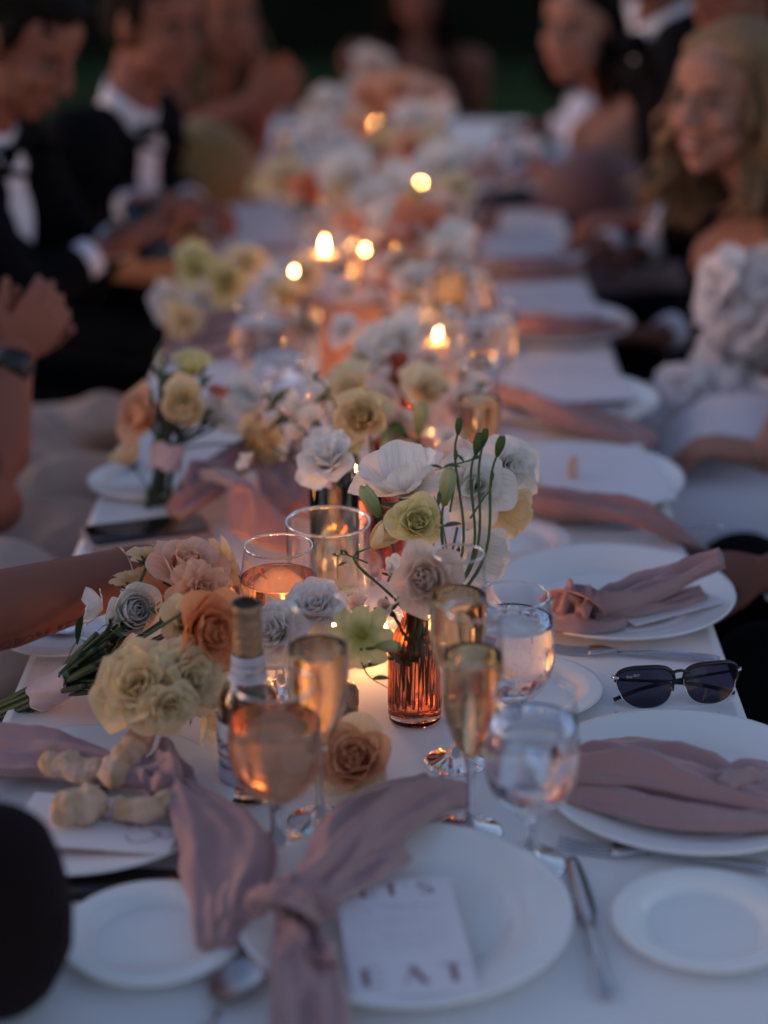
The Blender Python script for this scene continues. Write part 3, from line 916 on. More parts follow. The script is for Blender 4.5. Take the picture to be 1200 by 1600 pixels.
# ------------------------------------------------------------------ straight glasses and candles
def candle_flame(parent, z, s=1.0, x=0, y=0):
    s *= .82
    prof = [(.0002, 0), (.0022, .0015), (.0036, .005), (.0040, .009), (.0031, .015), (.0016, .021), (.0003, .027)]
    g = MB(); g.lathe([(r * s, zz * s + z + .002) for r, zz in prof], 14)
    g.v = [(a + x, b + y, c) for a, b, c in g.v]
    f = g.build('flame', MATS['flame'], parent)
    g = MB(); g.tube([(x, y, z - .003), (x + .0004, y, z + .002), (x + .001, y, z + .005)], .0006, 6); g.build('wick', wick_m, parent)
    return f
def tealight(p, label, rg=.026, hg=.06, z_wax=.012, tint=None, name='tealight_holder', fs=1.0):
    t = thing(name, label, 'candle', (p.x, p.y, TZ + .0006), 0, 'lit candles down the table')
    o_ = [(rg * 1.0, hg), (rg * 1.02, hg * .5), (rg, .003), (rg * .9, .0004), (.0004, .0004)]
    i_ = [(.0004, .004), (rg - .002, .004), (rg * 1.02 - .0016, hg * .5), (rg - .0014, hg)]
    g = MB(); g.lathe(list(reversed(o_)) + list(reversed(i_)), 36); g.build('glass_cup', tint or thin, t)
    g = MB(); g.lathe([(.0004, .005), (rg * .72, .005), (rg * .72, z_wax), (rg * .6, z_wax + .0004), (.0004, z_wax)], 24); g.build('wax', wax, t)
    candle_flame(t, z_wax + .001, fs)
    return t
# tall hurricane glass with a candle low inside it
p = tab(515, 1026)
t = thing('hurricane_glass', 'tall clear hurricane glass with a lit candle low inside, rim catching the light', 'glass candle holder', (p.x, p.y, TZ + .0006))
rg, hg = .0445, .157
g = MB(); g.lathe([(.0004, .0004), (rg * .93, .0004), (rg, .004), (rg, hg), (rg - .0009, hg + .0012), (rg - .0020, hg), (rg - .0020, .006), (.0004, .006)], 72)
g.build('glass_cylinder', thin, t)
g = MB(); g.lathe([(rg - .0023, hg - .0007), (rg - .0001, hg + .0007), (rg + .0007, hg + .0010), (rg + .0003, hg - .0016), (rg - .0020, hg - .0016)], 72, closed=True)
g.build('rim', glass, t)
g = MB(); g.lathe([(.0004, .0072), (.024, .0072), (.024, .018), (.020, .0186), (.0004, .018)], 28); g.build('wax', wax, t)
candle_flame(t, .019, 1.2, .004, 0)
# narrow tumbler of champagne behind it
def tumbler(p, r, h, level, liq, label, name='tumbler'):
    t = thing(name, label, 'glass', (p.x, p.y, TZ + .0006))
    g = MB(); g.lathe([(.0004, .0004), (r * .92, .0004), (r * .97, .003), (r, .02), (r, h), (r - .0006, h + .0008), (r - .0014, h), (r - .0014, .02), (r * .93, .010), (.0004, .009)], 56); g.build('glass_wall', glass, t)
    g = MB(); g.lathe([(.0004, .0096), (r * .93 - .0006, .0104), (r - .0017, .02), (r - .0017, level), (r - .003, level - .0008), (.0004, level - .0009)], 48); g.build('liquid', liq, t)
    return t
tumbler(tab(524, 936), .0285, .146, .086, champ, 'narrow tall tumbler of golden champagne seen through the hurricane glass rim')
tumbler(tab(560, 905), .030, .115, .04, rose_w, 'amber tinted tumbler hidden behind the yellow tulip-like bloom')

cands = [  # (flame px in the photo, height of flame above the table, label)
 (432, 940, .030, 'tealight between the beer bottle neck and the pink drink goblet'),
 (545, 1000, .022, 'small votive behind the white double ruffle flower, next to the ribbed vase'),
 (680, 680, .045, 'tealight glowing above the tall thin lisianthus buds'),
 (612, 598, .060, 'tealight at the right foot of the orange menu stand'),
 (685, 522, .070, 'candle among the glasses right of the orange menu stand'),
 (757, 497, .050, 'candle at the right edge of the glass cluster'),
 (460, 425, .100, 'pale round candle glow left of the brightest candle'),
 (600, 275, .100, 'candle in the middle of the far white flowers'),
 (657, 287, .085, 'orange candle glow right of the two far middle candles'),
 (587, 195, .120, 'farthest candle, before the peach flower mound'),
 (570, 386, .090, 'small orange candle glow right of the brightest candle'),
 (690, 225, .060, 'faint candle glow at the far right of the flower runner'),
 (606, 468, .07, 'faint candle glow just above the orange menu stand'),
 (530, 420, .05, 'faint glow directly below the brightest candle'),
]
def on_ray_z(px, py, z):
    return tab(px, py, z)
for i, (px, py, z, lab) in enumerate(cands):
    p = on_ray_z(px, py, z)
    hh = z + .004
    # slim glass votive or a taper standing as tall as its flame
    if z > .075:
        t = thing('pillar_candle', lab, 'candle', (p.x, p.y, TZ + .0006), 0, 'lit candles down the table')
        r = .019
        g = MB(); g.lathe([(.0004, .0004), (r, .0004), (r, z - .014), (r * .8, z - .012), (.0004, z - .014)], 24); g.build('wax', wax, t)
        g = MB(); g.lathe([(.0004, .0002), (.030, .0002), (.031, .004), (.031, z + .03), (.0298, z + .03), (.0298, .005), (.0004, .005)], 36); g.build('glass_sleeve', thin, t)
        candle_flame(t, z - .012, .78 if i not in (10, 11, 12, 13) else .5)
    else:
        tealight(p, lab, .025, z + .028, max(.010, z - .012), None, fs=.75 if i > 1 else 1.15)
low = [(600, 1010, 'added low tealight on the cloth just left of the ribbed amber vase'), (575, 880, 'added low tealight under the closed buttery bloom'), 
       (560, 770, 'added low tealight under the flat white ruffled bloom'), (640, 640, 'added low tealight under the cream open bloom'), (585, 560, 'added low tealight right at the base of the orange menu stand'), (650, 470, 'added low tealight under the coral dahlia-like bloom'),
       (600, 420, 'added low tealight behind the orange menu stand'), (560, 370, 'added low tealight right of the floating candle cylinder'), (640, 340, 'added low tealight under the orange candle glow'), (600, 290, 'added low tealight below the far middle candle'), (575, 240, 'added low tealight below the farthest candle')]
for px, py, lab in low:  # extra tealights added among the blooms to warm the middle of the table
    tealight(tab(px, py), lab, .022, .032, .014, None, fs=.9)
# the brightest: a floating candle in a tall dark-water cylinder
p = tab(507, 385, .150)
t = thing('floating_candle_cylinder', 'tall glass cylinder with the brightest candle floating on its water', 'candle', (p.x, p.y, TZ + .0006))
g = MB(); g.lathe([(.0004, .0004), (.040, .0004), (.042, .004), (.042, .185), (.0405, .185), (.0405, .006), (.0004, .006)], 40); g.build('glass_cylinder', thin, t)
g = MB(); g.lathe([(.0004, .0066), (.0400, .0066), (.0400, .118), (.0004, .118)], 36); g.build('water', water, t)
g = MB(); g.lathe([(.0004, .119), (.020, .119), (.030, .126), (.031, .134), (.026, .138), (.0004, .137)], 30); g.build('wax_disc', wax, t)
candle_flame(t, .138, 1.1)

# ------------------------------------------------------------------ ribbed amber bud vase
def ribbed_vase(p, label, s=1.0, hero=False):
    t = thing('bud_vase', label, 'vase', (p.x, p.y, TZ + .0006), 0, 'amber glass bud vases')
    out = interp_prof([(.0250, .0004), (.0268, .004), (.0270, .020), (.0268, .060), (.0262, .076), (.0225, .090), (.0155, .104), (.0118, .116), (.0112, .130), (.0130, .148), (.0148, .156)], 5 if hero else 2)
    nr = 26
    def modo(a, z):
        k = smoothstep(.012, .022, z) * (1 - smoothstep(.096, .112, z))
        return 1 + .045 * k * abs(math.sin(nr / 2 * a)) - .02 * k
    n = nr * 6 if hero else 40
    g = MB()
    rows = []
    pr = [(.0004, .0004)] + out + [(out[-1][0] - .0010, out[-1][1] + .0008)] + [(max(.0004, r - .0024), z) for r, z in reversed(out) if z > .014] + [(.0004, .013)]
    nout = len(out) + 1
    for j, (r, z) in enumerate(pr):
        for k in range(n):
            a = 2 * math.pi * k / n
            q = r * (modo(a, z) if 0 < j <= nout else 1) * s
            rows.append((q * math.cos(a), q * math.sin(a), z * s))
    g.grid(rows, n, len(pr), closeu=True)
    g.build('ribbed_glass', amber_r if hero else amber, t)
    if hero:
        g = MB(); g.lathe([(.0004, .0136), (.0236, .0136), (.0240, .05), (.0236, .072), (.0004, .072)], 40); g.build('water', water, t)
    return t
VP = tab(648, 1122)
ribbed_vase(VP, 'ribbed amber bud vase in focus at the centre front of the table', hero=True)

# ================================================================== FLOWERS
def petal_pts(L, W, th0, bend, cup, ruf, phi, r0, z0, seed, nu=9, nv=8, wexp=.75, base_w=.25, notch=0.2, twist=0., rufk=3.0):
    """grid of one petal growing from radius r0, opening th0 from the vertical, bending outward by bend"""
    r_ = random.Random(seed)
    p1, p2, p3 = r_.uniform(0, 6.28), r_.uniform(0, 6.28), r_.uniform(.8, 1.2)
    pts, uvs = [], []
    er = Vector((math.cos(phi), math.sin(phi), 0)); et = Vector((-math.sin(phi), math.cos(phi), 0)); ez = Vector((0, 0, 1))
    rr, zz = r0, z0
    prof = [(rr, zz, th0)]
    for j in range(1, nv):
        s = j / (nv - 1)
        th = th0 + bend * s ** 1.6
        rr += math.sin(th) * L / (nv - 1); zz += math.cos(th) * L / (nv - 1)
        prof.append((rr, zz, th))
    for j in range(nv):
        s0 = j / (nv - 1)
        for i in range(nu):
            u = -1 + 2 * i / (nu - 1)
            s = s0 * (1 - notch * abs(u) ** 2.2 + .04 * math.sin(2 * u + p1))
            q = s * (nv - 1); k = min(nv - 2, int(q)); f = q - k
            r = prof[k][0] * (1 - f) + prof[k + 1][0] * f
            z = prof[k][1] * (1 - f) + prof[k + 1][1] * f
            th = prof[k][2]
            wd = W * (base_w + (1 - base_w) * math.sin(min(1.0, s0 * .72 + .05) * math.pi * .5 / .60 if s0 * .72 + .05 < .60 else math.pi * .5) ** wexp) * (1 - .15 * smoothstep(.8, 1, s0))
            x = u * wd
            ca = x / max(.35 * wd + r * .9, 1e-4) * cup
            # wrap the petal round the flower's axis as strongly as cup asks
            R_ = wd / max(cup, .05)
            an = x / R_
            tx = R_ * math.sin(an); inw = R_ * (1 - math.cos(an))
            nrm = er * math.cos(th) - ez * math.sin(th)          # outward normal
            rf = ruf * s0 ** 1.8 * (math.sin(rufk * u * p3 + p1) + .6 * math.sin(rufk * 2.1 * u + p2) * abs(u)) * W
            p = er * r + ez * z + et * tx - nrm * inw + nrm * rf + ez * rf * .3
            pts.append(p); uvs.append((i / (nu - 1), s0))
    return pts, uvs, nu, nv

# a recipe gives petals from the heart outwards: list of dicts for petal_pts, for a bloom of radius 1
def recipe(kind, seed, n=None):
    r_ = random.Random(seed); out = []
    ga = R(137.5)
    if kind == 'rose':
        n = n or 30
        for i in range(n):
            t = i / (n - 1)
            out.append(dict(L=.80 + .26 * t, W=.20 + .52 * t ** .8, th0=R(-8 + 50 * t ** 1.3), bend=R(-14 + 56 * t ** 2.4), cup=2.6 - 1.6 * t, ruf=.03 + .08 * t, phi=i * ga + r_.uniform(-.25, .25), r0=.02 + .20 * t, z0=.0 - .30 * t, notch=.14))
    elif kind == 'ranunculus':
        n = n or 34
        for i in range(n):
            t = i / (n - 1)
            out.append(dict(L=.50 + .62 * t, W=.18 + .50 * t, th0=R(-14 + 74 * t), bend=R(-8 - 72 * t + 40 * t ** 6), cup=1.7 - .7 * t, ruf=.03 + .03 * t, phi=i * ga + r_.uniform(-.2, .2), r0=.01 + .17 * t, z0=0.0 - .10 * t, notch=.2))
    elif kind == 'liz':          # ruffled lisianthus / open garden rose
        n = n or 16
        for i in range(n):
            t = i / (n - 1)
            out.append(dict(L=.78 + .30 * t, W=.34 + .34 * t, th0=R(2 + 50 * t), bend=R(5 + 55 * t), cup=1.5 - .7 * t, ruf=.12 + .10 * t, phi=i * ga + r_.uniform(-.3, .3), r0=.02 + .08 * t, z0=-.10 * t, notch=.12))
    elif kind == 'carnation':
        n = n or 42
        for i in range(n):
            t = i / (n - 1)
            out.append(dict(L=.80 + .25 * t, W=.24 + .22 * t, th0=R(-2 + 74 * t), bend=R(10 + 30 * t), cup=.9 - .4 * t, ruf=.26, phi=i * ga + r_.uniform(-.4, .4), r0=.02 + .05 * t, z0=-.10 * t, notch=.10, rufk=5.5))
    elif kind == 'poppy':
        n = n or 9
        for i in range(n):
            t = i / (n - 1)
            out.append(dict(L=1.02 + .06 * t, W=.52, th0=R(48 + 22 * t), bend=R(-34 + 40 * t), cup=.6, ruf=.10, phi=i * 2 * math.pi * .382 + r_.uniform(-.2, .2), r0=.04, z0=-.03 * t, notch=.10, rufk=6.0))
    elif kind == 'cosmos':
        n = n or 8
        for i in range(n):
            out.append(dict(L=.92, W=.30, th0=R(70 + r_.uniform(-8, 12)), bend=R(14 + r_.uniform(-14, 24)), cup=.35, ruf=.08, phi=i * 2 * math.pi / n + r_.uniform(-.1, .1), r0=.10, z0=(i % 2) * .03, notch=.14, rufk=4))
    elif kind == 'tulip':
        n = n or 9
        for i in range(n):
            t = i / (n - 1)
            out.append(dict(L=1.15 + .12 * t, W=.36 + .20 * t, th0=R(20 + 10 * t), bend=R(-42 + 14 * t), cup=1.35 - .3 * t, ruf=.05, phi=i * ga, r0=.05 + .10 * t, z0=-.3, notch=.25))
    elif kind == 'pea':
        out.append(dict(L=.95, W=.72, th0=R(20), bend=R(34), cup=.5, ruf=.14, phi=0, r0=.03, z0=-.2, notch=.10, rufk=3.4))
        out.append(dict(L=.85, W=.66, th0=R(12), bend=R(26), cup=.6, ruf=.14, phi=.3, r0=.05, z0=-.2, notch=.10, rufk=3.4))
        for s in (-1, 1):
            out.append(dict(L=.66, W=.36, th0=R(24), bend=R(-8), cup=.9, ruf=.12, phi=math.pi + s * .7, r0=.02, z0=-.2, notch=.2))
        out.append(dict(L=.5, W=.18, th0=R(20), bend=R(-20), cup=1.5, ruf=.02, phi=math.pi, r0=.01, z0=-.2, notch=.2))
    elif kind == 'bud':
        for i in range(7):
            out.append(dict(L=1.9, W=.42, th0=R(24), bend=R(-44), cup=1.7, ruf=.02, phi=i * ga, r0=.08 + .012 * i, z0=-.9, notch=.35, base_w=.5))
    return out
def bloom_mesh(kind, seed, mat, lod=0, n=None):
    g = MB()
    for k, d in enumerate(recipe(kind, seed, n)):
        nu, nv = ((9, 8), (6, 5))[lod]
        pts, uvs, a, b = petal_pts(seed=seed * 97 + k, nu=nu, nv=nv, **d)
        g.grid(pts, a, b, uvs=uvs)
    return g.mesh('blossom', mat)
BL = {}
def bloom_cached(kind, col, lod, var):
    key = (kind, col, lod, var)
    if key not in BL:
        n = {'rose': 16, 'ranunculus': 20, 'liz': 11, 'carnation': 24}.get(kind) if lod else None
        m = grn_bud if col == 'green' else bud_m if col == 'bud' else P[col]
        BL[key] = bloom_mesh(kind, 11 * var + 3, m, lod, n)
    return BL[key]
def sepals(parent, s, mat=leaf_m, n=5, size=.42, back=True):
    g = MB()
    for k in range(n):
        d = dict(L=size, W=size * .22, th0=R(95 if back else 50), bend=R(-40 if back else -50), cup=.5, ruf=.04, phi=2 * math.pi * k / n + .3, r0=.05, z0=-.27, notch=.5)
        pts, uvs, a, b = petal_pts(seed=k, nu=5, nv=6, wexp=1.2, base_w=.6, **d)
        g.grid(pts, a, b, uvs=uvs)
    g.ell((0, 0, -.25), (.15, .15, .12), None, 10, 8)
    o = g.build('sepals', mat, parent); o.scale = (s, s, s)
    return o
NAMES = {'rose': 'rose', 'ranunculus': 'ranunculus', 'liz': 'lisianthus', 'carnation': 'carnation', 'poppy': 'poppy', 'cosmos': 'cosmos', 'tulip': 'tulip', 'pea': 'sweet_pea', 'bud': 'flower_bud'}
def orient(nrm, roll=0.0):
    z = Vector(nrm).normalized()
    x = Vector((0, 0, 1)).cross(z)
    x = x.normalized() if x.length > .05 else Vector((1, 0, 0))
    y = z.cross(x)
    return Matrix((x, y, z)).transposed() @ Matrix.Rotation(roll, 3, 'Z')
def flower(kind, col, c, s, nrm, label, root=None, hero=False, var=1, roll=0.0, n=None, group=None, disc=None, sep=True, stem_r=.0014, stem_mat=None, bow=.012, parent=None, pname=None, mix=None):
    """a bloom centred at c, radius s, facing nrm, its stem running to root"""
    Mx = Matrix.Translation(c) @ orient(nrm, roll).to_4x4()
    if parent is None:
        t = bpy.data.objects.new(NAMES[kind], None); COL.objects.link(t); t.empty_display_size = .02
        t.matrix_world = Mx
        tag(t, label, 'flower bud' if kind == 'bud' else 'flower', group or 'flowers along the middle of the table')
    else:
        t = bpy.data.objects.new(pname or NAMES[kind], None); COL.objects.link(t); t.empty_display_size = .02
        t.parent = parent; t.matrix_basis = parent_inv(parent) @ Mx
    if hero:
        for k, d in enumerate(recipe(kind, 11 * var + 3, n)):
            g = MB()
            pts, uvs, a, b = petal_pts(seed=(11 * var + 3) * 97 + k, nu=11, nv=9, **d)
            g.grid([p * s for p in pts], a, b, uvs=uvs)
            cc = col
            if mix and k >= mix[1]: cc = mix[0]
            g.build('petal', grn_bud if cc == 'green' else bud_m if cc == 'bud' else P[cc], t)
    else:
        o = link('blossom', bloom_cached(kind, col, 1, var % 3), t); o.scale = (s, s, s)
    if disc or kind == 'cosmos':
        g = MB(); g.ell((0, 0, .02 * s), (.15 * s, .15 * s, .08 * s), None, 14, 8)
        rr_ = random.Random(var)
        for q in range(30):
            a = q * 2.4; r = .13 * s * math.sqrt(q / 30)
            g.ell((r * math.cos(a), r * math.sin(a), .085 * s), (.012 * s, .012 * s, .03 * s), None, 5, 4)
        g.build('seed_disc', seed_m, t)
    if sep:
        sepals(t, s * (1.0 if kind != 'bud' else .8), leaf_m, 5 if kind != 'cosmos' else 8, .55 if kind != 'bud' else .5, kind not in ('bud', 'tulip'))
    if root is not None:
        inv = Mx.inverted()
        b0 = Vector((0, 0, -.3 * s)); b3 = inv @ Vector(root)
        mid = (inv @ ((Vector(c) + Vector(root)) / 2 + Vector((bow * .8, 0, -bow * .7))))
        near_ = Vector((0, 0, -.3 * s - min(.03, (b3 - b0).length * .25)))
        cq = catmull([b0, near_, mid, b3], 7)
        g = MB(); g.tube([Vector(q) for q in cq], [stem_r * (.8 + .55 * i_ / len(cq)) * (1.25 if i_ in (9, 15) else 1) for i_ in range(len(cq))], 7)
        g.build('stem', stem_mat or stem_m, t)
    return t
def parent_inv(p):
    M = p.matrix_basis.copy()
    while p.parent is not None:
        p = p.parent; M = p.matrix_basis @ M
    return M.inverted()
UP = Vector((0, 0, 1))
def cam_dir(c): return (cam.location - Vector(c)).normalized()
def face(c, up=.5, side=0., fwd=1.0):
    """a direction from the bloom: partly towards the viewer's end of the table, partly up, partly sideways"""
    return (Vector((0, -1, 0)) * fwd + UP * up + Vector((1, 0, 0)) * side).normalized()

vr = Vector((VP.x, VP.y, TZ + .05))
def at_(px, py, Y): return atY(px, py, Y)
# blooms in the ribbed vase ------------------------------------------------------
Yv = VP.y
def group_small(l): return 'cream' in l or 'behind' in l
fl = lambda kind, col, px, py, Y, rp, nrm, label, **k: flower(kind, col, at_(px, py, Y), (1.9 if kind == 'bud' else 1.1 if group_small(label) else 1.2) * rp * (Y * .935 + (CH - .15) * .354) / 3000, nrm, label, **k)
vase_g = 'flowers in the ribbed amber vase'
def vroot(dx=0, dy=0, z=.06): return Vector((VP.x + dx, VP.y + dy, TZ + z))
fl('rose', 'blush', 668, 905, Yv - .045, 49, face(0, .42, -.25), 'open blush white rose at the neck of the ribbed vase', hero=True, root=vroot(), group=vase_g, var=1, bow=0)
fl('rose', 'yellow', 650, 818, Yv + .03, 37, face(0, .62, .1), 'tight pale yellow rose above the ribbed vase', hero=True, root=vroot(.003), group=vase_g, var=2, bow=0, n=26)
fl('tulip', 'butter', 590, 846, Yv + .05, 36, Vector((.62, -.35, .72)), 'closed buttery bloom on its side, left of the pale yellow rose', hero=True, root=vroot(-.004), group=vase_g, var=3, roll=.5)
fl('poppy', 'white', 632, 770, Yv + .10, 66, Vector((-.25, -.15, .95)), 'large pleated white poppy seen from its side above the yellow rose', hero=True, root=vroot(0, .004), group=vase_g, var=4, bow=.0)
fl('bud', 'bud', 580, 785, Yv + .04, 16, Vector((-.45, -.1, .85)), 'split green and cream bud in front of the white poppy', hero=True, root=vroot(-.003), group=vase_g, var=5)
fl('bud', 'bud', 699, 762, Yv + .02, 17, Vector((.15, 0, 1)), 'plump pale green bud right of the white poppy', hero=True, root=vroot(.004), group=vase_g, var=6)
for (px, py, s, lab, lean) in ((717, 667, 7.5, 'leftmost of the four thin stems topped with a tiny dark bud', .1), (747, 694, 10, 'larger of the two touching dark buds on tall curved stems', .2),
                         (757, 684, 8, 'smaller bud tucked behind the larger tall dark bud', .15), (781, 698, 9.5, 'rightmost tall dark green bud on a long curved stem', .25)):
    fl('bud', 'green', px, py, Yv + .03, s, Vector((lean, 0, 1)), lab, hero=True, root=vroot(.006, -.002, .09), group=vase_g, stem_r=.0013, bow=.028, var=7)
fl('bud', 'green', 712, 712, Yv + .03, 4.5, Vector((0, 0, 1)), 'tiniest green bud on a side shoot beside the leftmost tall stem', hero=True, root=at_(703, 800, Yv + .02), group=vase_g, stem_r=.0008, bow=.002)
fl('bud', 'green', 769, 745, Yv + .03, 4, Vector((.1, 0, 1)), 'tiny side bud below the two touching dark buds', hero=True, root=at_(735, 810, Yv + .02), group=vase_g, stem_r=.0008, bow=.002)
fl('liz', 'white', 745, 760, Yv + .14, 56, face(0, .35, .0), 'large loose white lisianthus behind the green buds', hero=True, root=vroot(.002, .01), group=vase_g, var=2)
fl('liz', 'white', 790, 730, Yv + .20, 46, face(0, .5, .5), 'white lisianthus leaning into the water goblet behind the buds', hero=True, root=vroot(.004, .012), group=vase_g, var=3)
fl('poppy', 'butter', 775, 795, Yv + .16, 44, face(0, -.1, .5), 'peach-tinted open bloom drooping under the white lisianthus', hero=True, root=vroot(.004, .01), group=vase_g, var=6)
fl('poppy', 'white', 742, 865, Yv + .10, 44, face(0, .15, .4), 'sheer white bloom low at the right of the blush rose', hero=True, root=vroot(.004, .006), group=vase_g, var=8)
fl('liz', 'blush', 720, 735, Yv + .18, 40, face(0, .6, -.2), 'blush white bloom between the poppy and the tall buds', hero=True, root=vroot(.0, .012), group=vase_g, var=5)
fl('pea', 'white', 612, 893, Yv + .0, 26, Vector((-.1, -.5, .8)), 'white sweet pea curled left of the blush rose', hero=True, root=vroot(-.004), group=vase_g, var=2, roll=.4)
fl('pea', 'blush', 603, 950, Yv - .02, 34, Vector((-.3, -.6, .6)), 'peach lit sweet pea petals left of the vase neck', hero=True, root=vroot(-.004), group=vase_g, var=4, roll=-.8)
fl('pea', 'blush', 560, 955, Yv - .0, 30, Vector((-.4, -.2, .8)), 'curled blush sweet pea right of the double white ruffles', hero=True, root=vroot(-.004), group=vase_g, var=5, roll=1.4)
fl('liz', 'white', 440, 990, Yv - .02, 44, Vector((-.45, -.65, .5)), 'left of two ruffled white blooms in front of the beer bottle neck', hero=True, root=vroot(-.004, -.002), group=vase_g, var=6, n=24, bow=-.01)
fl('liz', 'white', 496, 955, Yv + .0, 46, Vector((-.1, -.55, .7)), 'upper of the two ruffled white blooms behind the left flute', hero=True, root=vroot(-.004, -.002), group=vase_g, var=7, n=24, bow=-.01)
fl('cosmos', 'lime', 566, 992, Yv - .06, 46, Vector((-.25, -.95, .12)), 'pale lime cosmos with a dark yellow centre left of the vase', hero=True, root=vroot(-.006, -.004), group=vase_g, var=3)
fl('bud', 'bud', 606, 1010, Yv - .08, 13, Vector((.75, -.5, .25)), 'out of focus green bud drooping before the vase shoulder', hero=True, root=at_(560, 1015, Yv - .06), group=vase_g, var=9, bow=0)
# thin green leaflets and tendrils ---------------------------------------------
def sprig(pts, label, r=.0010, leaves=5, ll=.014, group=vase_g, mat=stem_m):
    t = thing('leaf_sprig', label, 'leaf', tuple(pts[0]), 0, group)
    q = [Vector(p) - Vector(pts[0]) for p in pts]
    cq = [Vector(a) for a in catmull(q, 8)]
    g = MB(); g.tube(cq, [r * (1 - .6 * i / len(cq)) for i in range(len(cq))], 6); g.build('stem', mat, t)
    rr_ = random.Random(len(label))
    for k in range(leaves):
        a = cq[int((k + 1) / (leaves + 1) * (len(cq) - 1))]
        d = Vector((rr_.uniform(-1, 1), rr_.uniform(-.6, .6), rr_.uniform(-.2, 1))).normalized()
        sd = d.cross(Vector((.3, -1, .4))).normalized()
        g = MB(); P2 = []
        for j in range(7):
            s = j / 6; w_ = ll * .12 * math.sin(math.pi * min(1, s * .92 + .06)) ** .8
            c = a + d * ll * s + UP * (-.25 * ll * s * s)
            P2 += [c - sd * w_, c + UP * w_ * .25, c + sd * w_]
        g.grid(P2, 3, 7, uvs=[(.5, .5)] * 21)
        g.build('leaf', leaf_m, t)
    return t
sprig([at_(748, 715, Yv + .03), at_(725, 722, Yv + .02), at_(702, 728, Yv + .02), at_(680, 735, Yv + .02)], 'small pointed green leaves spread beside the leftmost tall bud', leaves=5, ll=.013)
sprig([at_(700, 868, Yv), at_(688, 800, Yv + .01), at_(678, 775, Yv + .01)], 'narrow green leaf pair rising left of the plump pale bud', leaves=2, ll=.02)
sprig([at_(560, 1020, Yv - .06), at_(575, 1055, Yv - .07), at_(606, 1075, Yv - .06)], 'thin tendril curling down in front of the vase', leaves=2, ll=.022)
sprig([at_(575, 880, Yv + .01), at_(545, 868, Yv + .01), at_(528, 870, Yv + .0), at_(528, 905, Yv - .02)], 'fine dark tendril with tiny leaves before the hurricane glass', leaves=5, ll=.012)
sprig([vroot(), at_(665, 890, Yv + .03), at_(678, 850, Yv + .03), at_(690, 815, Yv + .03)], 'green leafy stem rising from the vase between the two roses', leaves=3, ll=.022)
# stems standing in the vase
t = thing('cut_stems', 'bundle of green cut stems standing inside the ribbed amber vase', 'stems', (VP.x, VP.y, TZ + .0155))
rnd = random.Random(8)
for k in range(9):
    a = 2 * math.pi * k / 9
    g = MB(); g.tube([Vector(q) for q in catmull([(.017 * math.cos(a), .017 * math.sin(a), .001), (.010 * math.cos(a + .3), .010 * math.sin(a + .3), .05), (.0065 * math.cos(a + .6), .0065 * math.sin(a + .6), .10), (.0075 * math.cos(a + .7), .0075 * math.sin(a + .7), .145)], 5)], .0016, 7)
    g.build('stem', stem_m, t)

# second vase behind: cream roses etc. -----------------------------------------
V2 = tab(600, 880); g2n = 'flowers in the second amber vase'
ribbed_vase(V2, 'amber bud vase hidden under the cream roses behind the poppy', hero=False)
v2r = Vector((V2.x, V2.y, TZ + .05))
A2 = V2.y
for a in [
 ('rose', 'butter', 566, 652, A2 - .02, 42, face(0, .55, -.2), 'open cream yellow rose above the hurricane glass, stem curving down', 3),
 ('rose', 'blush', 615, 672, A2 + .05, 34, face(0, .3, .3), 'blush rose partly behind the cream yellow rose', 4),
 ('liz', 'white', 518, 728, A2 - .12, 44, Vector((-.3, -.45, .85)), 'flat white ruffled bloom resting over the narrow tumbler', 5),
 ('liz', 'white', 505, 700, A2 - .02, 32, Vector((-.3, -.3, .85)), 'smaller white bloom behind the flat ruffled one', 1),
 ('cosmos', 'lime', 545, 692, A2 - .03, 24, Vector((-.1, -.8, .5)), 'small lime cosmos under the cream yellow rose', 2),
 ('bud', 'bud', 657, 655, A2, 15, Vector((.1, 0, 1)), 'upright pale green bud right of the cream roses', 6),
 ('bud', 'bud', 604, 684, A2 - .04, 13, Vector((-.1, -.3, -.9)), 'yellow green bud hanging between the cream roses', 7),
 ('bud', 'green', 625, 674, A2 - .05, 10, Vector((-.7, -.2, .7)), 'dark green bud against the blush rose', 8),
 ('liz', 'peach', 640, 705, A2 + .05, 38, face(0, .2, .2), 'peach bloom glowing behind the white poppy', 3),
 ('liz', 'white', 598, 690, A2 + .09, 36, face(0, .4, 0), 'white bloom deep behind the two cream roses', 2),
 ('liz', 'white', 660, 745, A2 + .02, 36, face(0, .3, .3), 'white petals filling between the poppy and the tall buds', 3),
]:
    hero = a[0] in ('rose', 'bud', 'cosmos') or a[8] == 5
    fl(*a[:7], a[7], hero=hero, var=a[8], root=v2r if 'hanging' not in a[7] else at_(600, 640, A2), group=g2n, bow=.0)

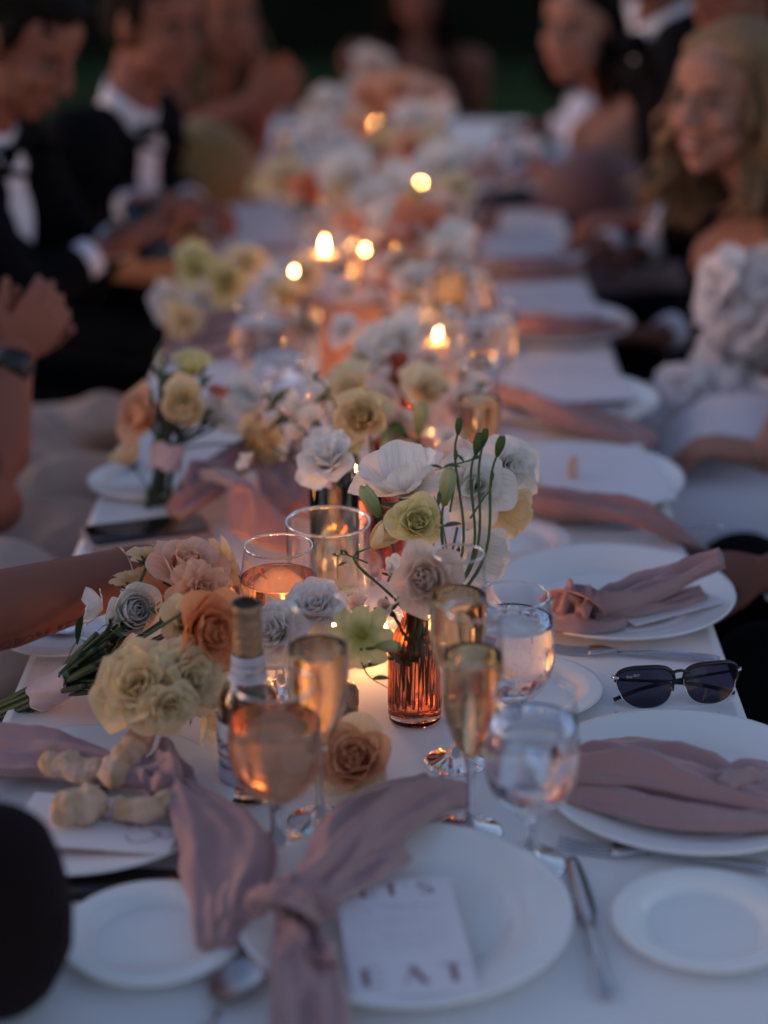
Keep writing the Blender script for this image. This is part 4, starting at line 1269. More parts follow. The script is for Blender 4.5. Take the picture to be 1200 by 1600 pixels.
# sweet pea spray over the napkins ------------------------------------------------
t3 = tab(560, 850)
r3 = Vector((t3.x, t3.y, TZ + .08))
peas = [(390, 712, 26, 'lowest white sweet pea hanging at the far left of the spray', -1.2), (446, 706, 26, 'white trumpet-like sweet pea over the mauve napkin', .3), (425, 655, 27, 'left white sweet pea of the middle row above the napkin', -.4),
        (415, 612, 19, 'small top left white sweet pea against the pale goblet', .2), (462, 640, 30, 'white sweet pea in the centre of the spray', .9), (500, 612, 30, 'top white sweet pea of the spray by the menu stand', -.8),
        (490, 655, 28, 'white sweet pea right beside the cream yellow rose', 1.8), (470, 678, 26, 'lower middle white sweet pea of the spray', 2.4), (520, 650, 24, 'sweet pea tucked left of the cream yellow rose', 1.2), (485, 585, 24, 'white sweet pea nearest the foot of the orange menu stand', 0.6)]
for i, (px, py, rp, lab, roll) in enumerate(peas):
    fl('pea', 'white', px, py, t3.y + .03 * (i % 3) + .02, rp, Vector((-.55 + .12 * (i % 4), -.45, .55 - .6 * (i == 0))), lab, hero=(i < 3), root=r3, var=i, roll=roll, group='spray of white sweet peas', stem_r=.0012, bow=.02)

# ------------------------------------------------------------------ flowers further down the table (soft in the picture)
far = [ # kind,col,px,py,radius px, up height used to place depth (base y), label
 ('liz', 'white', 610, 560, 46, 690, 'white bloom with dark leaves below the right corner of the menu stand'),
 ('liz', 'white', 628, 530, 30, 690, 'white petal tip rising beside the orange menu stand'),
 ('liz', 'cream', 662, 615, 36, 740, 'cream open bloom in front of the central candle lights'),
 ('liz', 'cream', 550, 612, 34, 740, 'off-white bloom between the sweet peas and the menu stand'),
 ('liz', 'blush', 715, 640, 30, 760, 'small blush bloom by the fanned rose napkin'),
 ('pea', 'white', 735, 605, 24, 740, 'white blossom near the goblet by the rose napkin'),
 ('liz', 'blush', 590, 625, 26, 750, 'blush bloom beside the tealight at the menu stand foot'),
 ('carnation', 'coral', 655, 370, 40, 530, 'large coral dahlia-like bloom left of the amber cocktail'),
 ('liz', 'orange', 640, 340, 24, 500, 'orange bloom right above the coral dahlia'),
 ('liz', 'white', 700, 400, 40, 540, 'white bloom right of the coral dahlia'),
 ('liz', 'white', 690, 270, 38, 420, 'white bloom right of the orange candle glow'),
 ('liz', 'white', 545, 285, 40, 420, 'white bloom left of the far middle candle'),
 ('liz', 'white', 620, 305, 36, 430, 'white bloom below the far middle candle'),
 ('liz', 'white', 580, 320, 30, 440, 'white bloom above the brightest candle to its right'),
 ('rose', 'coral', 482, 302, 24, 420, 'coral rose left of the far white blooms'),
 ('liz', 'cream', 448, 285, 32, 400, 'cream bloom left of the coral rose'),
 ('rose', 'yellow', 412, 292, 18, 400, 'small yellow rose at the left end of the cream bloom'),
 ('liz', 'peach', 560, 215, 30, 340, 'peach bloom left of the farthest candle'),
 ('rose', 'butter', 590, 245, 26, 360, 'golden bloom between the two far middle candles'),
 ('liz', 'peach', 640, 240, 26, 360, 'peach bloom right of the golden bloom'),
 ('liz', 'white', 680, 190, 28, 310, 'white bloom at the right flank of the flower mound'),
 ('liz', 'blush', 583, 118, 30, 270, 'blush bloom crowning the far flower mound'),
 ('liz', 'peach', 625, 150, 30, 280, 'peach bloom on the upper right of the mound'),
 ('liz', 'pink', 665, 160, 28, 285, 'pink bloom at the far right of the mound'),
 ('liz', 'peach', 580, 160, 28, 285, 'peach bloom just below the crowning bloom'),
 ('liz', 'white', 520, 170, 26, 290, 'white bloom on the left slope of the mound'),
 ('pea', 'white', 480, 185, 22, 290, 'small white blossom far left of the mound'),
 ('liz', 'white', 530, 240, 28, 360, 'white bloom left of the peach one near the far candles'),
 ('liz', 'white', 500, 215, 26, 330, 'white bloom on the far left slope above the coral rose'),
 ('liz', 'white', 640, 200, 28, 330, 'white bloom right of the farthest candle'),
 ('liz', 'white', 470, 240, 24, 350, 'pale bloom at the left rim of the flower runner'),
 ('liz', 'white', 720, 250, 22, 380, 'pale bloom at the right rim of the flower runner'),
 ('liz', 'blush', 610, 430, 34, 560, 'blush white bloom above the menu stand'),
 ('liz', 'white', 650, 450, 34, 570, 'white bloom right of the menu stand top'),
 ('liz', 'blush', 590, 395, 28, 530, 'blush bloom next to the small candle glow'),
 ('pea', 'white', 690, 455, 26, 580, 'white blossom by the glasses right of the menu stand'),
 ('liz', 'butter', 450, 465, 26, 570, 'golden bloom left of the menu stand below the pale candle'),
 ('liz', 'white', 425, 450, 24, 560, 'white bloom at the left of the golden one'),
 ('liz', 'peach', 545, 355, 20, 470, 'small peach bloom right of the brightest candle'),
 ('rose', 'butter', 535, 340, 18, 460, 'small golden rose above the brightest candle'),
 ('liz', 'white', 540, 460, 20, 560, 'white bloom just over the top edge of the menu stand'),
 ('liz', 'blush', 590, 480, 24, 600, 'blush bloom touching the right edge of the menu stand'),
 ('liz', 'blush', 700, 330, 22, 460, 'pale bloom between the coral dahlia and the amber cocktail'),
 ('liz', 'white', 610, 345, 28, 470, 'white bloom left of the orange one'),
]
rnd = random.Random(21)
vases = {}
for i, (kind, col, px, py, rp, by, lab) in enumerate(far):
    b = tab(px, by)
    Y = b.y
    c = at_(px, py, Y)
    key = round(Y / .28)
    vases.setdefault(key, []).append((i, c, Y))
    c = at_(px, py, Y); sc_ = rp * c.y * 1.0 / 3000
    nrm = Vector((rnd.uniform(-.6, .6), -.7, rnd.uniform(.3, 1)))
    flower(kind, col, c, sc_ * 1.4, nrm, lab, root=(b.x * .6 + .4 * (-.03) , Y + .02, TZ + .03), var=i, roll=rnd.uniform(0, 6), bow=.0)
rf = random.Random(77)
LM = [('the farthest candle', 587, 195), ('the far middle candle', 600, 275), ('the orange candle glow', 657, 287), ('the brightest floating candle', 505, 385), ('the coral dahlia-like bloom', 655, 370), ('the orange menu stand', 545, 540),
      ('the amber cocktail', 752, 330), ('the cream yellow rose', 566, 652), ('the coral rose', 482, 302), ('the crowning far bloom', 583, 118), ('the clustered candle lights', 685, 522), ('the tealight above the tall buds', 680, 680), ('the white poppy', 632, 770), ('the pale round candle', 460, 425)]
used_labels = set()
def filler_label(px, py, col):
    def rel(l):
        dx, dy = px - l[1], py - l[2]
        h_ = 'left of ' if dx < 0 else 'right of '
        v_ = 'above ' if dy < 0 else 'below '
        return (h_ if abs(dx) > abs(dy) else v_) + l[0].replace('the ', '', 1)
    ls_ = sorted(LM, key=lambda l: (px - l[1]) ** 2 + (py - l[2]) ** 2)
    for a_ in range(4):
        for b_ in range(a_ + 1, 5):
            t_ = '%s ruffled bloom %s, %s' % (col, rel(ls_[a_]), rel(ls_[b_]))
            if t_ not in used_labels and len(t_.split()) <= 16:
                used_labels.add(t_); return t_
    return col + ' ruffled bloom deep in the flower runner'
fill = [(505, 640, 740), (700, 690, 800), (560, 560, 680), (668, 570, 690), (640, 500, 620), (700, 500, 620), (720, 440, 560), (640, 410, 540), (610, 385, 500), (560, 300, 430), (600, 330, 450), (650, 310, 440), (710, 300, 430),
        (680, 230, 350), (600, 215, 330), (555, 190, 300), (640, 180, 300), (500, 260, 380), (530, 300, 430), (610, 140, 270), (560, 140, 270), (600, 360, 480), (475, 430, 540), (700, 360, 490), (520, 205, 320), (655, 215, 330), (570, 255, 370), (620, 275, 390), (540, 520, 640), (660, 660, 770), (600, 600, 710), (725, 590, 700)]
for i, (px, py, by) in enumerate(fill):
    b = tab(px, by); c = at_(px, py, b.y + rf.uniform(-.05, .05))
    col = rf.choice(['white', 'white', 'blush', 'cream', 'white'])
    lab_ = filler_label(px, py, col)
    flower('liz' if i % 3 else 'carnation', col, c, rf.uniform(24, 36) * c.y / 3000, Vector((rf.uniform(-.7, .7), -.6, rf.uniform(.3, 1))), lab_, root=(b.x * .7 - .01, c.y + .02, TZ + .02), var=i, roll=rf.uniform(0, 6), bow=0, group='pale filler blooms down the table')
vl = ['amber bud vase in the middle of the table by the menu stand', 'amber bud vase under the coral dahlia', 'amber bud vase among the far white blooms', 'amber bud vase below the far middle candles',
      'amber bud vase at the foot of the far flower mound', 'amber bud vase farthest down the table', 'amber bud vase near the cream open bloom', 'amber bud vase beside the brightest candle', 'amber bud vase under the small golden rose']
for k, (key, items) in enumerate(sorted(vases.items())):
    if k >= len(vl): break
    m = sum((c for _, c, _ in items), Vector()) / len(items)
    ribbed_vase(Vector((m.x * .6 + .4 * -.03, m.y + .02, 0)), vl[k])
# leaves under the far blooms
for i, (px, py, by, lab) in enumerate([(590, 590, 690, 'dark green leaves under the white bloom at the menu stand'), (620, 590, 695, 'green leaves right of the dark leaves at the menu stand'), (640, 420, 540, 'green leaves under the coral dahlia'),
                                       (700, 340, 470, 'green leaves left of the amber cocktail'), (420, 640, 740, 'green tips in the sweet pea spray'), (500, 230, 360, 'green leaves on the left slope of the mound'), (720, 630, 740, 'small green leaves by the rose napkin')]):
    b = tab(px, by); c = at_(px, py, b.y)
    sprig([Vector((b.x, b.y, TZ + .04)), (Vector(c) + Vector((b.x, b.y, TZ + .05))) / 2, c + Vector((0, 0, .02))], lab, .0015, 9, .05, 'leaves among the flowers')

# ------------------------------------------------------------------ loose peach rose on the cloth
c = tab(556, 1190, .032)
t = flower('rose', 'peach', c, .040, Vector((-.10, -.75, .65)), 'loose peach garden rose lying on the cloth beside the left flute', hero=True, var=9, group='loose flowers', n=34, mix=('cream', 30))
g = MB()
for k in range(3):
    pts, uvs, a, b = petal_pts(L=.03, W=.006, th0=R(80), bend=R(30), cup=.4, ruf=.1, phi=k * 1.2 - .6, r0=.006, z0=-.02, seed=k, nu=5, nv=6)
    g.grid(pts, a, b, uvs=uvs)
g.build('leaf', leaf_m, t)

# ------------------------------------------------------------------ bouquets
def bouquet(label, c_bind, axis, spread, heads, nst, binds, tail, stem_len=.16, rib_l=.05, rib_r=.026, seed=1, head_scale=1.0):
    """c_bind: where the ribbon holds the stems; axis: unit vector from the ribbon towards the blooms"""
    t = thing('bouquet', label, 'bouquet', tuple(c_bind), 0, 'bridesmaid bouquets')
    inv = parent_inv(t)
    ax = Vector(axis).normalized()
    sx = ax.cross(UP).normalized(); sy = sx.cross(ax)
    r_ = random.Random(seed)
    for k in range(nst):
        a = r_.uniform(0, 6.28); q = math.sqrt(r_.random())
        o0 = (sx * math.cos(a) * rib_r * .8 + sy * math.sin(a) * rib_r * .55) * q
        o1 = (sx * math.cos(a + .5) + sy * math.sin(a + .5) * .55) * rib_r * 1.05 * q
        if heads and k < len(heads):
            h = Vector(heads[k]['c']) - Vector(c_bind) - Vector(heads[k]['n']).normalized() * heads[k]['s'] * .3
            mid = (o0 + h) / 2 + ax * .01 - Vector(heads[k]['n']).normalized() * .02
        else:
            h = ax * r_.uniform(.06, .10) + (sx * math.cos(a) * .05 + sy * math.sin(a) * .03) * q; mid = (o0 + h) / 2
        g = MB(); g.tube([Vector(p) for p in catmull([-ax * stem_len * r_.uniform(.8, 1.1) + o1 + UP * r_.uniform(-.004, .004), -ax * rib_l * .8 + o0, o0, mid, h], 6)], r_.uniform(.0016, .0032), 8)
        g.build('stem', r_.choice([stem_m, stem_dk, stem_dk]), t)
    rows = []; n = 36; m = 14
    for j in range(m):
        s = -.5 + j / (m - 1)
        for i in range(n):
            a = 2 * math.pi * i / n
            rr = 1 + .05 * math.sin(7 * a + 9 * s) + .04 * math.sin(3 * a + 4 * s) + .06 * abs(s)
            rows.append(ax * (s * rib_l + .002 * math.sin(5 * a)) + (sx * math.cos(a) * rib_r + sy * math.sin(a) * rib_r * .72) * rr)
    g = MB(); g.grid(rows, n, m, closeu=True)
    o = g.build('ribbon', ribbon_m, t)
    md = o.modifiers.new('thick', 'SOLIDIFY'); md.thickness = .0008
    for h in heads:
        flower(h['k'], h['col'], Vector(h['c']), h['s'], h['n'], None, hero=h.get('hero', False), var=h.get('var', 1), roll=h.get('roll', 0), n=h.get('n_'), parent=t, mix=h.get('mix'), sep=h.get('sep', True))
    for k in range(tail):
        a = r_.uniform(0, 6.28); c = ax * r_.uniform(.02, .12) + (sx * math.cos(a) * .04 + sy * math.sin(a) * .03)
        d = (ax + sx * r_.uniform(-1, 1) + sy * r_.uniform(-.6, .8)).normalized(); sd = d.cross(sy).normalized()
        L = r_.uniform(.02, .04); P2 = []
        for j in range(7):
            s = j / 6; w_ = L * .16 * math.sin(math.pi * min(1, s * .93 + .06))
            q = c + d * L * s + UP * (.008 * math.sin(3 * s)); P2 += [q - sd * w_, q - UP * w_ * .3, q + sd * w_]
        g = MB(); g.grid(P2, 3, 7); g.build('leaf', leaf_m, t)
    return t
def H(k, col, px, py, Y, rp, fn_, **kw):
    c = at_(px, py, Y); d = dict(k=k, col=col, c=c, s=(1.0 if k == 'bud' else 1.15) * rp * (c.y * .935 + (TZ + CH - c.z) * .354) / 3000, n=fn_, hero=True); d.update(kw); return d
cb = tab(92, 1072, .030)
heads = [
 H('ranunculus', 'white', 206, 955, 1.78, 50, Vector((.35, -.85, .45)), var=1, n_=26),
 H('poppy', 'white', 160, 950, 1.80, 34, Vector((-.7, -.3, .3)), var=2, sep=False, n_=5),
 H('rose', 'peach', 292, 905, 1.80, 60, Vector((.1, -.3, .9)), var=3, n_=20, mix=('pink', 13)),
 H('rose', 'orange', 318, 985, 1.66, 60, Vector((.5, -.75, .3)), var=4, n_=30),
 H('liz', 'butter', 288, 975, 1.70, 38, Vector((.2, -.8, .5)), var=5, n_=16),
 H('liz', 'butter', 224, 1080, 1.62, 66, Vector((-.1, -.7, .65)), var=6, n_=22),
 H('liz', 'cream', 288, 1066, 1.63, 56, Vector((.45, -.7, .5)), var=8, n_=20),
 H('liz', 'cream', 262, 1100, 1.60, 40, Vector((.2, -.9, .2)), var=12, n_=18),
 H('poppy', 'cream', 318, 1112, 1.66, 46, Vector((.5, -.2, -.2)), var=8, n_=7),
 H('cosmos', 'cream', 231, 872, 1.84, 30, Vector((-.05, .75, .6)), var=1),
 H('cosmos', 'cream', 206, 912, 1.84, 32, Vector((-.15, .7, .65)), var=2),
 H('cosmos', 'butter', 348, 880, 1.84, 38, Vector((.75, .55, .2)), var=3),
 H('cosmos', 'butter', 395, 915, 1.86, 36, Vector((.8, .3, .4)), var=4),
 H('poppy', 'peach', 265, 925, 1.84, 52, Vector((-.1, -.4, .8)), var=9, n_=8),
 H('carnation', 'peach', 312, 925, 1.74, 44, Vector((.3, -.6, .6)), var=5, n_=26),
 H('cosmos', 'white', 225, 935, 1.86, 34, Vector((.1, -.2, .8)), var=6),
 H('bud', 'green', 288, 955, 1.66, 8, Vector((.5, -.5, .8)), var=2),
]
cb3 = Vector(cb)
axis = (at_(215, 1010, 1.72) - cb3)
bq = bouquet('bridesmaid bouquet of white, cream and orange blooms lying at the left with a pink ribbon', cb3, axis, 0, heads, 48, 1, 26, stem_len=.14, rib_l=.052, rib_r=.021, seed=4)
# second bouquet (soft) with upright stems
cb = tab(262, 735, .045); Y = cb.y
heads = [dict(h, hero=False, s=h['s'] * 1.3) for h in [
 H('ranunculus', 'cream', 285, 640, Y, 36, Vector((.1, -.8, .5))), H('rose', 'yellow', 300, 576, Y + .08, 25, Vector((0, -.2, 1)), var=2), H('rose', 'peach', 232, 650, Y + .03, 36, Vector((-.6, -.5, .5)), var=1),
 H('ranunculus', 'white', 375, 640, Y + .08, 34, Vector((.3, -.4, .7)), var=2), H('liz', 'white', 340, 650, Y + .04, 26, Vector((.4, -.5, .5)), var=0), H('rose', 'butter', 398, 690, Y + .02, 34, Vector((.5, -.4, .3)), var=1),
 H('rose', 'coral', 340, 618, Y + .05, 13, Vector((.3, -.4, .8)), var=0), H('bud', 'bud', 253, 570, Y + .05, 9, Vector((-.2, 0, 1)), var=0)]]
bouquet('bouquet with cream ranunculus and peach rose standing stems-down on the left plate', cb + Vector((0, 0, .02)), Vector((.15, .25, .9)), 0, heads, 20, 1, 8, stem_len=.085, rib_l=.035, rib_r=.022, seed=6)
cb = tab(400, 500, .045); Y = cb.y
heads = [dict(h, hero=False, s=h['s'] * 1.3) for h in [
 H('rose', 'yellow', 310, 415, Y, 28, Vector((-.1, -.6, .7)), var=1), H('rose', 'yellow', 355, 440, Y - .02, 26, Vector((.1, -.8, .4)), var=2), H('liz', 'white', 270, 470, Y, 26, Vector((-.4, -.6, .4)), var=1),
 H('liz', 'cream', 290, 500, Y - .05, 26, Vector((-.2, -.8, .2)), var=2), H('liz', 'white', 315, 470, Y - .02, 20, Vector((-.1, -.8, .4)), var=0), H('liz', 'cream', 385, 415, Y + .04, 24, Vector((.3, -.4, .6)), var=2)]]
bouquet('bouquet of two yellow roses and white blooms lying on the far left setting', cb, Vector((-.8, .0, .15)), 0, heads, 14, 1, 18, stem_len=.09, rib_l=.04, rib_r=.022, seed=7)

# the brown paper bread roll shape beside the second bouquet is a cream ranunculus seen from behind
fl('ranunculus', 'cream', 205, 722, tab(205, 770).y, 34, Vector((-.5, .3, .7)), 'cream ranunculus turned away, leaning on the left plate beside the bouquet stems', root=tab(230, 775, .02), group='loose flowers', var=1)

# ------------------------------------------------------------------ bottle of beer
p = tab(393, 1236)
bt = thing('beer_bottle', 'clear glass bottle of amber beer with gold foil neck and blue white labels', 'bottle', (p.x, p.y, TZ + .0006), R(-10))
bt.scale = (.96, .96, .86)
prof = interp_prof([(.0285, .0005), (.0302, .004), (.0305, .02), (.0305, .095), (.0295, .110), (.024, .126), (.0175, .140), (.0150, .158), (.0138, .185), (.0130, .212)], 4) + [(.0140, .214), (.0140, .222), (.0130, .2245)]
g = MB(); g.lathe([(.0004, .0005)] + prof + [(.0115, .2246), (.0108, .220)] + [(max(.0004, r - .0022), z) for r, z in reversed(prof) if .008 < z < .212] + [(.0004, .007)], 56)
g.build('bottle_glass', glass, bt)
beer = glass_mat('beer', (0.98, 0.60, 0.28), ior=1.34)
lq = [(.0004, .0075)] + [(r - .0025, z) for r, z in prof if .008 < z < .118]
g = MB(); g.lathe(lq + [(lq[-1][0], .119), (.0004, .119)], 48); g.build('beer', beer, bt)
def wrap(z0, z1, r0, r1, name, mat, a0=-math.pi, a1=math.pi, off=.0004, nz=8):
    rows = []; n = 64
    for j in range(nz):
        t = j / (nz - 1)
        for i in range(n):
            a = a0 + (a1 - a0) * i / (n - 1)
            rr = float(np.interp(z0 + (z1 - z0) * t, [q[1] for q in prof], [q[0] for q in prof])) + off
            rows.append((rr * math.cos(a), rr * math.sin(a), z0 + (z1 - z0) * t))
    g = MB(); g.grid(rows, n, nz)
    return g.build(name, mat, bt)
foil = basic('gold_foil', (0.40, 0.28, 0.20), rough=0.4, metal=0.9, var=0.25, nscale=200, bump=0.6, bscale=300)
lab_m = basic('label_paper', (0.55, 0.60, 0.72), rough=0.5, var=0.05)
lab_b = basic('label_blue', (0.05, 0.07, 0.14), rough=0.5)
lab_o = basic('label_orange', (0.55, 0.2, 0.06), rough=0.45)
wrap(.168, .2235, 0, 0, 'foil', foil, off=.0007, nz=16)
nl = wrap(.137, .166, 0, 0, 'neck_label', lab_m, off=.0010)
ml = wrap(.022, .094, 0, 0, 'front_label', lab_m, off=.0006)
wrap(.052, .0555, 0, 0, 'label_band', lab_o, off=.0010, nz=2)
wrap(.0925, .094, 0, 0, 'label_edge', lab_b, off=.0010, nz=2)
def wrap_text(s, z, size, a_c, rr, mat, name='printed_name'):
    cu = bpy.data.curves.new('t', 'FONT'); cu.body = s; cu.size = size; cu.align_x = 'CENTER'; cu.offset = size * .012
    o = bpy.data.objects.new('t', cu); COL.objects.link(o)
    dg = bpy.context.evaluated_depsgraph_get()
    me = bpy.data.meshes.new_from_object(o.evaluated_get(dg)); bpy.data.objects.remove(o)
    me.materials.clear(); me.materials.append(mat)
    for v in me.vertices:
        a = a_c + v.co.x / rr; zz = z + v.co.y
        v.co = (rr * math.cos(a), rr * math.sin(a), zz)
    return link(name, me, bt)
wrap_text('Modelo', .062, .022, R(-118), .0317, lab_b)
wrap_text('Especial', .040, .009, R(-118), .0317, lab_b)
for k in range(5):
    g = MB(); rr_ = random.Random(k); n = 50; rows = []
    for i in range(n):
        a = -math.pi + .3 + (2 * math.pi - .6) * i / (n - 1)
        r = float(np.interp(.142 + k * .0045, [q[1] for q in prof], [q[0] for q in prof])) + .0013
        rows += [(r * math.cos(a), r * math.sin(a), .142 + k * .0045 + rr_.uniform(-.0003, .0003)), (r * math.cos(a), r * math.sin(a), .1433 + k * .0045 + rr_.uniform(-.0004, .0004))]
    g.grid(rows, 2, n); g.build('fine_print', lab_b if k % 2 else ink_lt, bt)
# lime leaf green shape at the shoulder: a lime wedge floating in the bottle
g = MB(); g.ell((0.002, -.006, .116), (.014, .012, .007), Matrix.Rotation(.3, 3, 'X'), 14, 8); g.build('lime_wedge', basic('lime_peel', (.03, .09, .03), rough=.4), bt)
# crushed foil cap lying by the flute
p = tab(541, 1112)
t = thing('cork', 'small crumpled gold wrapped cork standing behind the loose peach rose', 'cork', (p.x, p.y, TZ + .0005))
g = MB(); g.lathe([(.0004, .0), (.012, .0), (.013, .012), (.0125, .022), (.010, .030), (.0004, .033)], 26, mod=lambda a, z: 1 + .07 * math.sin(5 * a + z * 300)); g.build('foil_wrap', foil, t)

# ------------------------------------------------------------------ torn bread
def solid(mb, voxel, name, mat, parent, origin, it=5, join=None):
    me = bpy.data.meshes.new('tmp'); me.from_pydata(mb.v, [], mb.f); me.update()
    o = bpy.data.objects.new('tmp', me); COL.objects.link(o)
    md = o.modifiers.new('r', 'REMESH'); md.mode = 'VOXEL'; md.voxel_size = voxel; md.use_smooth_shade = True
    ms_ = o.modifiers.new('s', 'SMOOTH'); ms_.factor = .5; ms_.iterations = it
    dg = bpy.context.evaluated_depsgraph_get(); dg.update()
    m2 = bpy.data.meshes.new_from_object(o.evaluated_get(dg))
    bpy.data.objects.remove(o); bpy.data.meshes.remove(me)
    m2.transform(Matrix.Translation(-Vector(origin)))
    m2.name = name; m2.materials.clear(); m2.materials.append(mat)
    return link(name, m2, parent)

def bread(cpx, cpy, z, L, wd, ht, ang, label, seed, bend=0.0, lift=0.0):
    """a torn lump of loaf: angular chunks grown together, rough where it was pulled apart"""
    c = tab(cpx, cpy, z)
    t = thing('bread_piece', label, 'bread', tuple(c), ang, 'torn bread')
    r_ = random.Random(seed); mb = MB(); k = 6
    for j in range(k):
        s_ = -1 + 2 * j / (k - 1); a0 = bend * s_; R0 = L / max(abs(bend), .02)
        q = Vector((R0 * math.sin(a0) * .8, R0 * (1 - math.cos(a0)) * .9, lift * s_))
        E = Matrix.Rotation(a0 + r_.uniform(-.5, .5), 3, 'Z') @ Matrix.Rotation(r_.uniform(-.5, .5), 3, 'X')
        w_ = wd * r_.uniform(.8, 1.25)
        mb.ell(q + Vector((0, r_.uniform(-.15, .15) * wd, r_.uniform(-.1, .25) * ht)), (L * .50, w_, ht * r_.uniform(.85, 1.15)), E, 6, 4)
    o = solid(mb, .0016, 'crumb_and_crust', bread_m, t, Vector((0, 0, 0)), 7)
    sv = Vector((seed * 3.1, 0, 0))
    for v in o.data.vertices:
        n_ = v.normal
        v.co += n_ * (noise.noise(v.co * 60 + sv) * .0022 + noise.noise(v.co * 190 + sv) * .0007)
    return t
bread(207, 1176, .046, .033, .017, .015, R(64), 'longest torn bread piece standing up at the back of the pile', 1, .35, .010)
bread(112, 1202, .034, .027, .017, .013, R(-14), 'jagged crusty bread piece at the back left of the pile', 2, .25)
bread(122, 1262, .034, .020, .022, .015, R(30), 'rounded torn bread heel at the front left of the pile', 3, .3)
bread(222, 1270, .034, .030, .0105, .012, R(8), 'curved crescent of bread crust at the right of the pile', 4, 1.2)
bread(895, 733, .030, .014, .012, .016, 0, 'small piece of bread standing on a white card on the right', 5)

# ------------------------------------------------------------------ sunglasses
pL, pR = tab(1003, 1103, .0), tab(1110, 1092, .0)
c = (pL + pR) / 2; ang = math.atan2(pR.y - pL.y, pR.x - pL.x)
c = c + Vector((.002, -.012, 0))
sg = thing('sunglasses', 'black and silver sunglasses with dark tinted lenses resting on the tablecloth', 'sunglasses', (c.x, c.y, TZ + .0008), ang + R(-4))
lens_m, nt, pb = newmat('dark_lens')
pb.inputs['Base Color'].default_value = (.02, .02, .035, 1); pb.inputs['Roughness'].default_value = .03
tr = N(nt, 'ShaderNodeBsdfTransparent'); tr.inputs[0].default_value = (.12, .12, .19, 1)
mxs = N(nt, 'ShaderNodeMixShader'); mxs.inputs[0].default_value = .45
nt.links.new(tr.outputs[0], mxs.inputs[1]); nt.links.new(pb.outputs[0], mxs.inputs[2]); nt.links.new(mxs.outputs[0], nt.nodes['Material Output'].inputs[0])
chrome = basic('silver_wire', (.6, .6, .62), rough=.15, metal=1)
tiltM = Matrix.Rotation(R(-12), 3, 'X')    # front leans back slightly
def lens_outline(sx, n=44, grow=0.0):
    pts = []
    for i in range(n):
        a = 2 * math.pi * i / n
        ca, sa = math.cos(a), math.sin(a)
        e = 3.0 if sa > 0 else 2.2
        x = math.copysign(abs(ca) ** (2 / e), ca) * .0275
        y = math.copysign(abs(sa) ** (2 / (3.4 if sa > 0 else 2.5)), sa) * .0212
        if y > 0: x *= 1.06
        x += (.0028 if y > 0 else -.0015 * sx * 0) * 0
        x *= 1 + .10 * (y / .0205) * (1 if ca * sx > 0 else .2)
        x = x * (1 + grow); y = y * (1 + grow)
        pts.append(Vector((sx * .0345 + x, -.0025 * (x / .0275) ** 2 - .006 * abs((sx * .0345 + x) / .065) ** 2, .0215 + y)))
    return pts
for sx in (-1, 1):
    pts = [tiltM @ Vector((p.x, -p.y, p.z)) for p in lens_outline(sx)]
    cc = sum(pts, Vector()) / len(pts)
    g = MB(); g.add([cc + Vector((0, -.0015, 0))] + pts, [(0, 1 + i, 1 + (i + 1) % len(pts)) for i in range(len(pts))]); g.build('lens', lens_m, sg)
    g = MB(); g.tube(pts + [pts[0], pts[1]], .0006, 8, cap=False); g.build('wire_rim', chrome, sg)
    top = [tiltM @ Vector((p.x, -p.y, p.z)) for p in lens_outline(sx, 44, .03)]
    brow = [p for i, p in enumerate(top) if -2 <= i <= 22 or i >= 43]
    brow = top[43:] + top[:22]
    g = MB(); g.tube(brow, [.0012 + .0013 * math.sin(math.pi * i / (len(brow) - 1)) for i in range(len(brow))], 10); g.build('brow_bar', black, sg)
    # nose pad
    g = MB(); g.ell(tiltM @ Vector((sx * .0085, .006, .019)), (.0017, .0035, .0065), Matrix.Rotation(R(-25 * sx), 3, 'Y'), 10, 8); g.build('nose_pad', glass, sg)
    g = MB(); g.tube([tiltM @ Vector((sx * .0085, .005, .021)), tiltM @ Vector((sx * .009, .002, .026)), tiltM @ Vector((sx * .0085, 0, .027))], .0005, 6); g.build('pad_arm', chrome, sg)
    # hinge and temple, folded behind the front
    h = tiltM @ Vector((sx * .068, .010, .034))
    e0 = tiltM @ Vector((sx * .063, .0035, .0335))
    g = MB(); g.tube([e0, (e0 + h) / 2 + Vector((sx * .001, -.001, 0)), h], .0018, 8); g.build('hinge', chrome, sg)
    zo = 0 if sx < 0 else .003
    tp = [h, Vector((sx * .058, .019 + zo, .0260)), Vector((sx * .02, .022 + zo, .0200)), Vector((-sx * .02, .022 + zo, .0140)), Vector((-sx * .045, .021 + zo, .0080)), Vector((-sx * .064, .018 + zo, .0025))]
    g = MB(); g.tube([Vector(q) for q in catmull(tp, 6)], [.0016] * 12 + [.0022] * 19, 8); g.build('temple', black, sg)
g = MB(); g.tube([Vector(q) for q in catmull([tiltM @ Vector((-.010, .0, .036)), tiltM @ Vector((0, -.001, .0385)), tiltM @ Vector((.010, .0, .036))], 6)], .0017, 8); g.build('bridge', black, sg)
cu = bpy.data.curves.new('logo', 'FONT'); cu.body = 'Ray-Ban'; cu.size = .0042; cu.align_x = 'CENTER'; cu.extrude = .00002
tmp = bpy.data.objects.new('t', cu); COL.objects.link(tmp)
me = bpy.data.meshes.new_from_object(tmp.evaluated_get(bpy.context.evaluated_depsgraph_get())); bpy.data.objects.remove(tmp)
me.materials.clear(); me.materials.append(basic('logo_print', (.5, .5, .55), rough=.4))
lo = link('printed_logo', me, sg)
lo.location = tiltM @ Vector((-.0495, -.0030, .0352)); lo.rotation_euler = (R(78), 0, R(-2)); lo.rotation_euler.y = R(-10)

